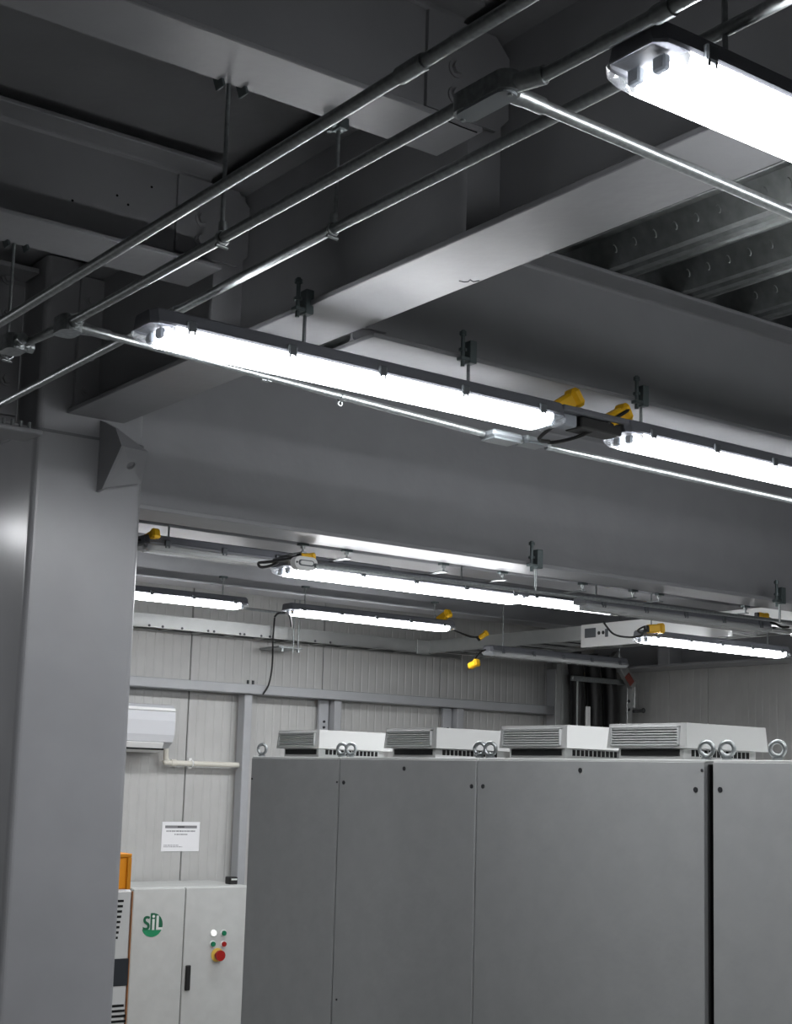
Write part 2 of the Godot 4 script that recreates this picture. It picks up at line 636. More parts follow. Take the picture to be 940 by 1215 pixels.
	box(st, Vector3(8.44, Y(0.945), ROOM_BACK + 0.03), Vector3(8.46, Y(1.49), ROOM_FRONT))
	obj("web", st, M.steel_paint, w)
	var sp := pw(798, 785, 8.4)
	for z in [sp.z, sp.z + 1.5, sp.z + 3.0]:
		st = mb()
		box(st, Vector3(8.30, Y(0.945), z - 0.06), Vector3(8.44, Y(1.49), z + 0.06), 0.003)
		obj("stiffener", st, M.steel_paint, w)
	# girder on the far left side of the column
	var g := thing("steel_beam", "steel beam bolted to the left face of the big column", "steel beam", Vector3(1.735, Y(1.06), -4.5))
	st = mb()
	box(st, Vector3(ROOM_LEFT, Y(1.075), -4.60), Vector3(1.742, Y(1.092), -4.38), 0.002)
	obj("bottom_flange", st, M.steel_paint, g)
	st = mb()
	box(st, Vector3(ROOM_LEFT, Y(1.092), -4.505), Vector3(1.742, Y(1.60), -4.495))
	obj("web", st, M.steel_paint, g)
	st = mb()
	box(st, Vector3(ROOM_LEFT, Y(1.60), -4.60), Vector3(1.742, Y(1.615), -4.38))
	obj("top_flange", st, M.steel_paint, g)
	st = mb()
	box(st, Vector3(1.60, Y(1.14), -4.494), Vector3(1.738, Y(1.58), -4.482), 0.002)
	obj("fin_plate", st, M.steel_paint, g)
	for p in [[10, 330], [10, 372], [10, 412], [8, 450]]:
		bolt(g, pz(p[0], p[1], -4.482), Vector3(0, 0, 1), 0.016)
	st = mb()
	box(st, Vector3(1.50, Y(1.040), -4.40), Vector3(1.742, Y(1.055), -4.26), 0.003)
	obj("seat_plate", st, M.steel_paint, g)
	for k in 5:
		var sb := mb()
		rod(sb, Vector3(1.60 + k * 0.028, Y(1.060), -4.30), Vector3(1.60 + k * 0.028, Y(1.082), -4.30), 0.006, 8)
		obj("stud", sb, M.zinc, g)

func make_column() -> void:
	var c := thing("steel_column", "large light grey steel box column", "column", Vector3(1.933, 0, -4.51))
	var st := mb()
	extrude(st, frame_y(Vector3(1.934, 0, -4.512)), rounded(0.384, 0.384, 0.022, 5), 0.0, Y(1.075))
	obj("lower_shaft", st, M.column_paint, c)
	st = mb()
	extrude(st, frame_y(Vector3(1.934, 0, -4.512)), rounded(0.372, 0.380, 0.022, 5), Y(1.075), Y(1.65))
	obj("upper_shaft", st, M.column_paint, c)
	st = mb()
	extrude(st, frame_y(Vector3(1.934, 0, -4.512)), rounded(0.390, 0.389, 0.024, 5), Y(1.068), Y(1.077))
	obj("weld_seam", st, M.weld, c)
	st = mb()
	box(st, Vector3(1.934 - 0.3, 0, -4.812), Vector3(1.934 + 0.3, 0.025, -4.212), 0.003)
	obj("base_plate", st, M.column_paint, c)
	# lug bracket on the front face, below the long beam
	var b := thing("column_bracket", "tapered grey bracket with a round hole, welded on the column face", "bracket", Vector3(2.03, Y(0.90), -4.32))
	var zf := -4.320
	st = mb()          # cheek plate, square to the column
	var cx := 1.966
	var t := Transform3D(Basis(Vector3(0, 0, 1), Vector3(0, 1, 0), Vector3(-1, 0, 0)), Vector3(cx, 0, zf))
	var cheek := PackedVector2Array([Vector2(-0.002, pw(110, 586, cx).y)])
	for p in [[123, 580], [146, 529], [139, 508]]:
		var c3 := pw(p[0], p[1], cx)
		cheek.append(Vector2(maxf(c3.z - zf, 0.004), c3.y))
	cheek.append(Vector2(-0.002, Y(1.136)))
	extrude(st, t, cheek, -0.005, 0.005)
	obj("cheek_plate", st, M.column_paint, b)
	# sloping face plate with a round hole: a ring of quads round the hole
	st = mb()
	var zb := zf + maxf(cheek[1].x, 0.02)
	var zt := zf + cheek[2].x
	var bl := pz(123, 579, zb)
	var br := pz(168, 573, zb)
	var tr := pz(175.5, 536, zt)
	var tl := pz(146.5, 529.5, zt)
	var ctr := (bl + br + tr + tl) / 4 + Vector3(0.004, 0.006, 0.004)
	var u := (br - bl).normalized()
	var n := u.cross(tl - bl).normalized()
	var v := n.cross(u)
	var corner := [br, tr, tl, bl]
	var rim := []
	for k in 4:        # outer points, eight to each side
		for i in 8:
			rim.append((corner[(k + 3) % 4] as Vector3).lerp(corner[k], i / 8.0))
	var inner := []
	for p in rim:
		var d: Vector3 = p - ctr
		var a := atan2(d.dot(v), d.dot(u))
		inner.append(ctr + (u * cos(a) + v * sin(a)) * 0.0155)
	for i in 32:
		var j := (i + 1) % 32
		quad(st, rim[i], rim[j], inner[j], inner[i])
		quad(st, rim[j] - n * 0.010, rim[i] - n * 0.010, inner[i] - n * 0.010, inner[j] - n * 0.010)
		quad(st, rim[i] - n * 0.010, rim[j] - n * 0.010, rim[j], rim[i])
		quad(st, inner[i], inner[j], inner[j] - n * 0.010, inner[i] - n * 0.010)
	obj("face_plate", st, M.column_paint, b)
	st = mb()          # top web from the cheek to the face plate's top edge
	var hi := pw(139, 509, cx) + Vector3(0.005, 0, 0)
	var dn := (tr - tl).cross(hi - tl).normalized() * 0.006
	tri(st, tl, tr, hi)
	tri(st, tl - dn, hi - dn, tr - dn)
	quad(st, tl - dn, tr - dn, tr, tl)
	quad(st, tr - dn, hi - dn, hi, tr)
	quad(st, hi - dn, tl - dn, tl, hi)
	obj("top_web", st, M.column_paint, b)

# ---------------------------------------------------------------- back wall
func make_back_wall_things() -> void:
	var fz := -8.56     # face of the rails
	var g := thing("wall_rail", "grey steel rail running level along the back wall", "rail", Vector3(6, Y(0.555), fz))
	var st := mb()
	box(st, Vector3(ROOM_LEFT, Y(0.556), fz - 0.13), Vector3(7.92, Y(0.620), fz), 0.004)
	obj("channel", st, M.girt_paint, g)
	for p in [[297, 810], [303, 810]]:
		var c := pz(p[0], p[1], fz)
		st = mb()
		rod(st, Vector3(c.x, Y(0.622), fz - 0.03), Vector3(c.x, Y(0.648), fz - 0.03), 0.009, 8)
		obj("bolt", st, M.screw, g)
	var posts := [[298, "grey steel post between the air conditioner and the cabinets"], [405, "grey steel post behind the end cooling unit, on the back wall"], [551, "grey steel post behind the cooling units, next to the hanging drop tray"]]
	for p in posts:
		var x := pz(p[0], 850, fz).x
		var o := thing("wall_post", p[1], "post", Vector3(x, 0, fz))
		st = mb()
		box(st, Vector3(x - 0.03, 0, fz - 0.13), Vector3(x + 0.03, Y(0.555), fz - 0.04), 0.004)
		obj("flange", st, M.girt_paint, o)
		if p[0] > 300:
			st = mb()
			box(st, Vector3(x - 0.12, 0, fz - 0.13), Vector3(x - 0.04, Y(0.555), fz - 0.10), 0.004)
			obj("web", st, M.girt_paint, o)
			for dy in [0.36, 0.40]:
				st = mb()
				rod(st, Vector3(x - 0.08, Y(dy), fz - 0.10), Vector3(x - 0.08, Y(dy), fz - 0.09), 0.009, 8)
				obj("bolt", st, M.screw, o)
	# corner post where the two walls meet
	var k := thing("wall_post", "dark corner post at the end of the wall rail, behind the drop tray", "post", Vector3(8.0, 0, -8.65))
	st = mb()
	box(st, Vector3(7.93, 0, -8.71), Vector3(8.10, Y(0.92), -8.60), 0.004)
	obj("box_section", st, M.girt_paint, k)

	# split air conditioner
	var x1 := pz(208, 850, -8.48).x
	var x0 := x1 - 0.86
	var a := thing("air_conditioner", "white wall-mounted split air conditioner beside the column", "air conditioner", Vector3(x0, Y(0.15), -8.69))
	st = mb()
	var yt := 0.448
	var prof := PackedVector2Array([Vector2(0, 0.16), Vector2(0.13, 0.165), Vector2(0.195, 0.205), Vector2(0.213, 0.25), Vector2(0.218, 0.34), Vector2(0.212, 0.40), Vector2(0.20, 0.425), Vector2(0.17, 0.443), Vector2(0.12, yt), Vector2(0, yt)])
	extrude(st, frame_x(Vector3(0, EYE, -8.69)), prof, -x1, -x0)
	obj("case", st, M.ac_white, a)
	st = mb()
	extrude(st, frame_x(Vector3(0, EYE, -8.69)), PackedVector2Array([Vector2(0.207, 0.418), Vector2(0.214, 0.402), Vector2(0.222, 0.404), Vector2(0.215, 0.421)]), -x1 + 0.004, -x0 - 0.004)
	obj("glint_strip", st, M.pvc_white, a)  # added white strip standing in for the glint along the curved top edge
	st = mb()
	extrude(st, frame_x(Vector3(0, EYE, -8.69)), PackedVector2Array([Vector2(0.10, 0.135), Vector2(0.175, 0.148), Vector2(0.205, 0.198), Vector2(0.198, 0.202), Vector2(0.17, 0.156), Vector2(0.10, 0.143)]), -x1 + 0.07, -x0 - 0.07)
	obj("louvre", st, M.pvc_white, a)
	st = mb()
	box(st, Vector3(x0 + 0.06, Y(0.152), -8.60), Vector3(x1 - 0.06, Y(0.163), -8.50))
	obj("outlet_slot", st, M.dark_gap, a)
	var pipe := thing("drain_pipe", "ivory drain pipe running along the wall from the air conditioner", "pipe", Vector3(x1, Y(0.08), -8.65))
	st = mb()
	var pa := pz(197, 888, -8.65); var pb := pz(197, 899, -8.65); var pc := pz(203, 905, -8.65); var pd := pz(292, 908, -8.65)
	tube(st, curve([pa, pb, Vector3(pb.x + 0.012, pb.y - 0.02, pb.z), Vector3(pc.x, pc.y, pc.z), pd], 4), 0.018, 10)
	obj("pipe", st, M.pvc_ivory, pipe)
	st = mb()
	rod(st, pc.lerp(pd, 0.0), pc.lerp(pd, 0.06), 0.023, 12)
	obj("elbow", st, M.pvc_ivory, pipe)
	var pk := pc.lerp(pd, 0.27)
	st = mb()
	box(st, pk + Vector3(-0.012, -0.035, -0.04), pk + Vector3(0.012, 0.035, -0.02), 0.002)
	ring(st, pk, Vector3(0, 1, 0), Vector3(0, 0, 1), 0.02, 0.005, 14, 6)
	obj("pipe_clip", st, M.pvc_white, pipe)

	# the notice
	var n0 := pz(193, 975, ROOM_BACK + 0.006); var n1 := pz(236, 1010, ROOM_BACK + 0.006)
	var im := Image.create(256, 192, false, Image.FORMAT_RGB8)
	im.fill(Color8(238, 238, 240))
	im.fill_rect(Rect2i(20, 24, 216, 18), Color8(128, 128, 130))
	im.fill_rect(Rect2i(104, 29, 46, 8), Color8(60, 60, 62))
	var rng := RandomNumberGenerator.new()
	rng.seed = 7
	for line in [[56, 30, 226, 9], [78, 86, 170, 8], [150, 16, 116, 5], [160, 16, 140, 5]]:
		var x: int = line[1]
		while x < line[2]:
			var ww := rng.randi_range(3, 6)
			im.fill_rect(Rect2i(x, line[0], ww, line[3]), Color8(112, 112, 116))
			x += ww + rng.randi_range(2, 4)
	var pm := StandardMaterial3D.new()
	pm.albedo_texture = ImageTexture.create_from_image(im)
	pm.roughness = 0.8
	var nt := MeshInstance3D.new()
	nt.name = numbered("notice_sheet")
	var nb := mb()
	var z := 0.003
	var q := [Vector3(n0.x, n1.y, z), Vector3(n1.x, n1.y, z), Vector3(n1.x, n0.y, z), Vector3(n0.x, n0.y, z)]
	var uv := [Vector2(0, 1), Vector2(1, 1), Vector2(1, 0), Vector2(0, 0)]
	var base := Vector3((n0.x + n1.x) / 2, n1.y, 0)
	for id in [0, 2, 1, 0, 3, 2]:
		nb.set_normal(Vector3(0, 0, 1)); nb.set_uv(uv[id]); nb.add_vertex(q[id] - base)
	for e in [[0, 1], [1, 2], [2, 3], [3, 0]]:      # the sheet's edge and back
		for id in [[e[0], z], [e[1], 0.0], [e[1], z], [e[0], z], [e[0], 0.0], [e[1], 0.0]]:
			nb.set_normal(Vector3(0, 1, 0)); nb.set_uv(Vector2(0.01, 0.01)); nb.add_vertex(Vector3(q[id[0]].x, q[id[0]].y, id[1]) - base)
	nt.mesh = nb.commit()
	nt.material_override = pm
	add_child(nt)
	nt.position = Vector3(base.x, base.y, ROOM_BACK + 0.001)
	tag(nt, "white printed notice with a grey title bar taped on the back wall", "notice")

	make_control_cabinet()
	make_machine()

func make_control_cabinet() -> void:
	var zf := -8.15
	var x0 := 4.095; var xm := 4.452; var x1 := 4.905
	var top := Y(-0.685)
	var c := thing("control_cabinet", "light grey two-door control cabinet with a round green logo and push buttons", "cabinet", Vector3((x0 + x1) / 2, 0, -8.4))
	var st := mb()
	box(st, Vector3(x0, 0.02, -8.66), Vector3(x1, top, zf - 0.022), 0.004)
	obj("body", st, M.sil_cabinet, c)
	st = mb()
	box(st, Vector3(x0 + 0.002, 0.06, zf - 0.02), Vector3(xm - 0.003, top - 0.006, zf), 0.004)
	var dl := obj("door", st, M.sil_cabinet, c)
	st = mb()
	box(st, Vector3(xm + 0.003, 0.06, zf - 0.02), Vector3(x1 - 0.002, top - 0.006, zf), 0.004)
	var dr := obj("door", st, M.sil_cabinet, c)
	st = mb()
	box(st, Vector3(xm - 0.003, 0.06, zf - 0.021), Vector3(xm + 0.003, top - 0.006, zf - 0.012))
	obj("door_gap", st, M.dark_gap, c)
	var h := pz(222, 1160, zf)
	st = mb()
	box(st, Vector3(h.x - 0.016, h.y - 0.075, zf), Vector3(h.x + 0.016, h.y + 0.075, zf + 0.018), 0.004)
	obj("handle", st, M.black, dr, "black lever handle")
	# round logo: dark disc on the right, lighter foot, S i L
	var lc := pz(180.5, 1097.5, zf)
	var r := 0.071
	var t := Transform3D(Basis(), Vector3(lc.x, lc.y, zf))
	var disc := PackedVector2Array()
	var foot := PackedVector2Array()
	for i in 33:
		var a := lerpf(deg_to_rad(-22), deg_to_rad(100), i / 32.0)
		disc.append(Vector2(cos(a), sin(a)) * r)
	disc.append(Vector2(-0.012, -0.027))
	for i in 33:
		var a := lerpf(deg_to_rad(202), deg_to_rad(338), i / 32.0)
		foot.append(Vector2(cos(a), sin(a)) * r)
	st = mb()
	extrude(st, t, disc, 0.0, 0.0015)
	obj("logo_disc", st, M.logo_dark, dl, "dark green part of the round logo")
	st = mb()
	extrude(st, t, foot, 0.0, 0.0016)
	obj("logo_foot", st, M.logo_mid, dl, "green lower part of the round logo")
	for e in [["S", -0.068, M.logo_dark], ["i", -0.010, M.logo_white], ["L", 0.018, M.logo_white]]:
		var tm := TextMesh.new()
		var sf := SystemFont.new()
		sf.font_names = PackedStringArray(["Droid Sans"])
		sf.font_weight = 700
		tm.font = sf
		tm.text = e[0]
		tm.font_size = 48
		tm.pixel_size = 0.0024
		tm.depth = 0.001
		tm.horizontal_alignment = HORIZONTAL_ALIGNMENT_LEFT
		tm.vertical_alignment = VERTICAL_ALIGNMENT_CENTER
		var o := MeshInstance3D.new()
		o.name = "logo_letter"
		o.mesh = tm
		o.material_override = e[2]
		dl.add_child(o, true)
		o.position = Vector3(lc.x + e[1], lc.y + 0.010, zf + 0.0022)
		o.scale = Vector3(0.92, 1.0, 1.0)
	# buttons
	for e in [[253, 1107, "lit_button", "white lit push button"], [265, 1107, "green", "green push button"], [252, 1120, "green", "green push button"], [265, 1120, "red", "red push button"]]:
		var p := pz(e[0], e[1], zf)
		st = mb()
		rod(st, p, p + Vector3(0, 0, 0.006), 0.021, 18)
		var bez := obj("button_bezel", st, M.pvc_white, dr)
		st = mb()
		rod(st, p + Vector3(0, 0, 0.006), p + Vector3(0, 0, 0.016), 0.0155, 18)
		obj("button", st, M[e[2]], bez, e[3])
	var s := pz(257.5, 1133, zf)
	st = mb()
	rod(st, s, s + Vector3(0, 0, 0.006), 0.042, 24)
	var plate := obj("emergency_plate", st, M.yellow, dr, "yellow backplate of the emergency stop")
	st = mb()
	rod(st, s + Vector3(0, 0, 0.006), s + Vector3(0, 0, 0.03), 0.02, 18)
	rod(st, s + Vector3(0, 0, 0.03), s + Vector3(0, 0, 0.05), 0.032, 22)
	obj("emergency_knob", st, M.red, plate, "red mushroom emergency stop knob")
	var k := pz(274.5, 1047, -8.3)
	var bk := thing("black_block", "small black block standing on top of the control cabinet", "block", Vector3(k.x, top, -8.3))
	st = mb()
	box(st, Vector3(k.x - 0.03, top, -8.33), Vector3(k.x + 0.03, top + 0.046, -8.27), 0.004)
	obj("case", st, M.black, bk)
	st = mb()
	box(st, Vector3(k.x - 0.018, top + 0.026, -8.27), Vector3(k.x + 0.024, top + 0.036, -8.268))
	obj("label_plate", st, M.logo_white, bk, "pale label")

func make_machine() -> void:
	var zf := -7.2
	var x1 := 3.612
	var x0 := 3.05
	var top := Y(-0.612)
	var m := thing("air_machine", "white floor-standing unit with black slots, half hidden by the column", "machine", Vector3((x0 + x1) / 2, 0, -7.5))
	var st := mb()
	box(st, Vector3(x0, 0, -7.75), Vector3(x1, top, zf), 0.012)
	obj("case", st, M.machine_white, m)
	st = mb()
	box(st, Vector3(x1 - 0.001, 0.02, -7.7), Vector3(x1 + 0.004, top - 0.01, -7.196), 0.001)
	obj("side_trim", st, M.edge_brown, m)
	st = mb()
	box(st, Vector3(x0 + 0.02, Y(-1.107), zf), Vector3(x1 - 0.004, Y(-0.967), zf + 0.006), 0.002)
	obj("dark_panel", st, M.navy, m, "dark navy panel")
	for e in [[1069, 1113], [1193, 1245]]:
		var y: float = e[0]
		while y < e[1]:
			var p := pz(145, y, zf)
			st = mb()
			box(st, Vector3(x0 + 0.1, p.y - 0.006, zf - 0.004), Vector3(p.x + 0.008 - (y - e[0]) * 0.0008 * (1.0 if e[0] < 1150 else -1.0), p.y + 0.006, zf + 0.003))
			obj("slot", st, M.dark_gap, m)
			y += 6.2
	var o := thing("orange_box", "orange box standing on the white slotted unit", "box", Vector3((x0 + x1) / 2, top, -7.35))
	st = mb()
	box(st, Vector3(x0 + 0.1, top, -7.6), Vector3(x1 - 0.004, Y(-0.425), zf - 0.03), 0.006)
	obj("case", st, M.orange, o)
	st = mb()
	var bz := zf - 0.03
	box(st, Vector3(x0 + 0.1, Y(-0.445), bz), Vector3(x1 - 0.004, Y(-0.425), bz + 0.012), 0.003)
	box(st, Vector3(x1 - 0.028, top, bz), Vector3(x1 - 0.004, Y(-0.446), bz + 0.012), 0.003)
	obj("front_frame", st, M.plug_amber, o)

# ---------------------------------------------------------------- switch cabinets
const CAB_X := 3.14
const CAB_TOP := 0.080

func make_cabinets() -> void:
	var spans := [[-5.244, -4.600, "grey switch cabinet at the far end of the row, beside the wall post", [[299.5, 924], [400.3, 928]]],
		[-4.596, -3.788, "grey switch cabinet second from the far end of the row", [[408.2, 928.5], [480, 912], [560, 933], [399.7, 1186]]],
		[-3.784, -2.792, "wide grey switch cabinet carrying two cooling units", [[573.5, 933], [689, 914], [826, 937], [833.5, 914]]],
		[-2.764, -1.75, "grey switch cabinet past the dark gap in the row", [[855, 937]]]]
	for s in spans:
		var z0: float = s[0]
		var z1: float = s[1]
		var c := thing("switch_cabinet", s[2], "cabinet", Vector3(CAB_X + 0.3, 0, (z0 + z1) / 2), "switch cabinets in a row")
		c.remove_meta("group")
		var st := mb()
		box(st, Vector3(CAB_X + 0.03, 0.0, z0 + 0.01), Vector3(CAB_X + 0.6, 0.1, z1 - 0.01))
		obj("plinth", st, M.black, c)
		st = mb()
		box(st, Vector3(CAB_X + 0.035, 0.1, z0 + 0.001), Vector3(CAB_X + 0.62, Y(CAB_TOP) - 0.006, z1 - 0.001), 0.003)
		obj("body", st, M.cabinet, c)
		st = mb()
		box(st, Vector3(CAB_X, 0.11, z0 + 0.0025), Vector3(CAB_X + 0.034, Y(CAB_TOP) - 0.004, z1 - 0.0025), 0.0015)
		var d := obj("door", st, M.cabinet, c)
		st = mb()
		box(st, Vector3(CAB_X + 0.004, Y(CAB_TOP) - 0.005, z0 + 0.001), Vector3(CAB_X + 0.625, Y(CAB_TOP) + 0.003, z1 - 0.001), 0.002)
		obj("roof_sheet", st, M.cabinet_edge_lit, c)
		for p in s[3]:
			var q := pw(p[0], p[1], CAB_X)
			var r := 0.0075 if p[0] > 402 and absf(p[0] - 833.5) > 1 else 0.004
			st = mb()
			rod(st, q, q + Vector3(-0.003, 0, 0), r, 12)
			obj("screw", st, M.screw, d)
	# the gasket in the gap between the last two
	var gp := thing("gap_profile", "black gasket profile filling the gap between two switch cabinets", "gasket", Vector3(CAB_X + 0.05, 0.1, -2.778))
	var sg := mb()
	box(sg, Vector3(CAB_X + 0.012, 0.1, -2.7895), Vector3(CAB_X + 0.05, Y(CAB_TOP) - 0.01, -2.7845))
	box(sg, Vector3(CAB_X + 0.012, 0.1, -2.7725), Vector3(CAB_X + 0.05, Y(CAB_TOP) - 0.01, -2.7665))
	box(sg, Vector3(CAB_X + 0.03, 0.1, -2.785), Vector3(CAB_X + 0.06, Y(CAB_TOP) - 0.01, -2.772))
	obj("strip", sg, M.dark_gap, gp)
	# lifting eyes
	var eyes := [[311, "steel lifting eye at the far corner of the cabinet row"], [405.8, "steel lifting eye between the two far cabinets"], [416.5, "steel lifting eye between the two far cabinets"], [569.5, "steel lifting eye before the second cooling unit from the wall end"], [582, "steel lifting eye before the second cooling unit from the wall end"],
		[838.5, "steel lifting eye over the dark gap between cabinets"], [863, "steel lifting eye over the dark gap between cabinets"], [923, "steel lifting eye alone on the cabinet past the dark gap"]]
	for e in eyes:
		var p := pw(e[0], 897, CAB_X + 0.035)
		var base := Vector3(CAB_X + 0.035, Y(CAB_TOP) + 0.003, p.z)
		var o := thing("lifting_eye", e[1], "lifting eye", base, "lifting eyes on the cabinets")
		var st := mb()
		rod(st, base, base + Vector3(0, 0.007, 0), 0.015, 14)
		obj("collar", st, M.zinc, o)
		st = mb()
		ring(st, base + Vector3(0, 0.031, 0), Vector3(0.45, 0, 0.89).normalized(), Vector3(0, 1, 0), 0.0195, 0.0065, 22, 8)
		obj("eye", st, M.zinc, o)
	# cooling units
	var units := [[-5.15, -4.835, "cooling unit on the far end cabinet"], [-4.40, -4.085, "cooling unit on the second cabinet from the far end"], [-3.745, -3.415, "cooling unit on the wide cabinet, nearer the back wall"], [-3.238, -2.912, "cooling unit on the wide cabinet, next to the dark gap"]]
	for u in units:
		cooling_unit(u[0], u[1], "pale grey " + u[2])

func cooling_unit(z0: float, z1: float, label: String) -> void:
	var y0 := Y(CAB_TOP) + 0.003
	var x0 := CAB_X + 0.06
	var x1 := x0 + 0.36
	var o := thing("cooling_unit", label, "cooling unit", Vector3((x0 + x1) / 2, y0, (z0 + z1) / 2), "cooling units on the cabinets")
	o.remove_meta("group")
	# recessed foot with a row of dark slots
	var st := mb()
	box(st, Vector3(x0 + 0.02, y0, z0 + 0.03), Vector3(x1 - 0.02, y0 + 0.035, z1 - 0.03), 0.002)
	obj("foot", st, M.unit_white, o)
	var n := 14
	st = mb()
	box(st, Vector3(x0 + 0.016, y0 + 0.012, z0 + 0.045), Vector3(x0 + 0.021, y0 + 0.031, z1 - 0.045))
	obj("front_vent", st, M.dark_gap, o)
	for k in n:
		var xa := lerpf(x0 + 0.05, x1 - 0.05, (k + 0.15) / n)
		var xb := lerpf(x0 + 0.05, x1 - 0.05, (k + 0.80) / n)
		st = mb()
		box(st, Vector3(xa, y0 + 0.012, z1 - 0.031), Vector3(xb, y0 + 0.031, z1 - 0.028))
		obj("vent_slot", st, M.dark_gap, o)
	# hood: wider at the bottom, leaning front
	st = mb()
	var a := y0 + 0.035
	var b := y0 + 0.108
	var lo := [Vector3(x0, a, z0), Vector3(x1, a, z0), Vector3(x1, a, z1), Vector3(x0, a, z1)]
	var hi := [Vector3(x0 + 0.006, b, z0 + 0.006), Vector3(x1 - 0.004, b, z0 + 0.006), Vector3(x1 - 0.004, b, z1 - 0.006), Vector3(x0 + 0.006, b, z1 - 0.006)]
	for i in 4:
		var j := (i + 1) % 4
		quad(st, lo[j], lo[i], hi[i], hi[j])
	quad(st, hi[0], hi[3], hi[2], hi[1])
	quad(st, lo[0], lo[1], lo[2], lo[3])
	obj("hood", st, M.unit_white, o)
	# grille on the front
	st = mb()
	var gz0 := z0 + 0.02
	var gz1 := z1 - 0.028
	for e in [[a + 0.006, a + 0.011], [b - 0.014, b - 0.009]]:
		box(st, Vector3(x0 - 0.006, e[0], gz0), Vector3(x0 + 0.01, e[1], gz1), 0.001)
	box(st, Vector3(x0 - 0.006, a + 0.006, gz0), Vector3(x0 + 0.01, b - 0.009, gz0 + 0.006), 0.001)
	box(st, Vector3(x0 - 0.006, a + 0.006, gz1 - 0.006), Vector3(x0 + 0.01, b - 0.009, gz1), 0.001)
	var fr := obj("grille_frame", st, M.unit_grey, o)
	for k in 6:
		var y := lerpf(a + 0.016, b - 0.018, k / 5.0)
		st = mb()
		var t := Transform3D(Basis(Vector3(0, 0, 1), -0.5), Vector3(x0 - 0.001, y, (gz0 + gz1) / 2))
		box_in(st, t, Vector3(0.008, 0.0035, gz1 - gz0 - 0.012))
		obj("slat", st, M.unit_grey, fr)

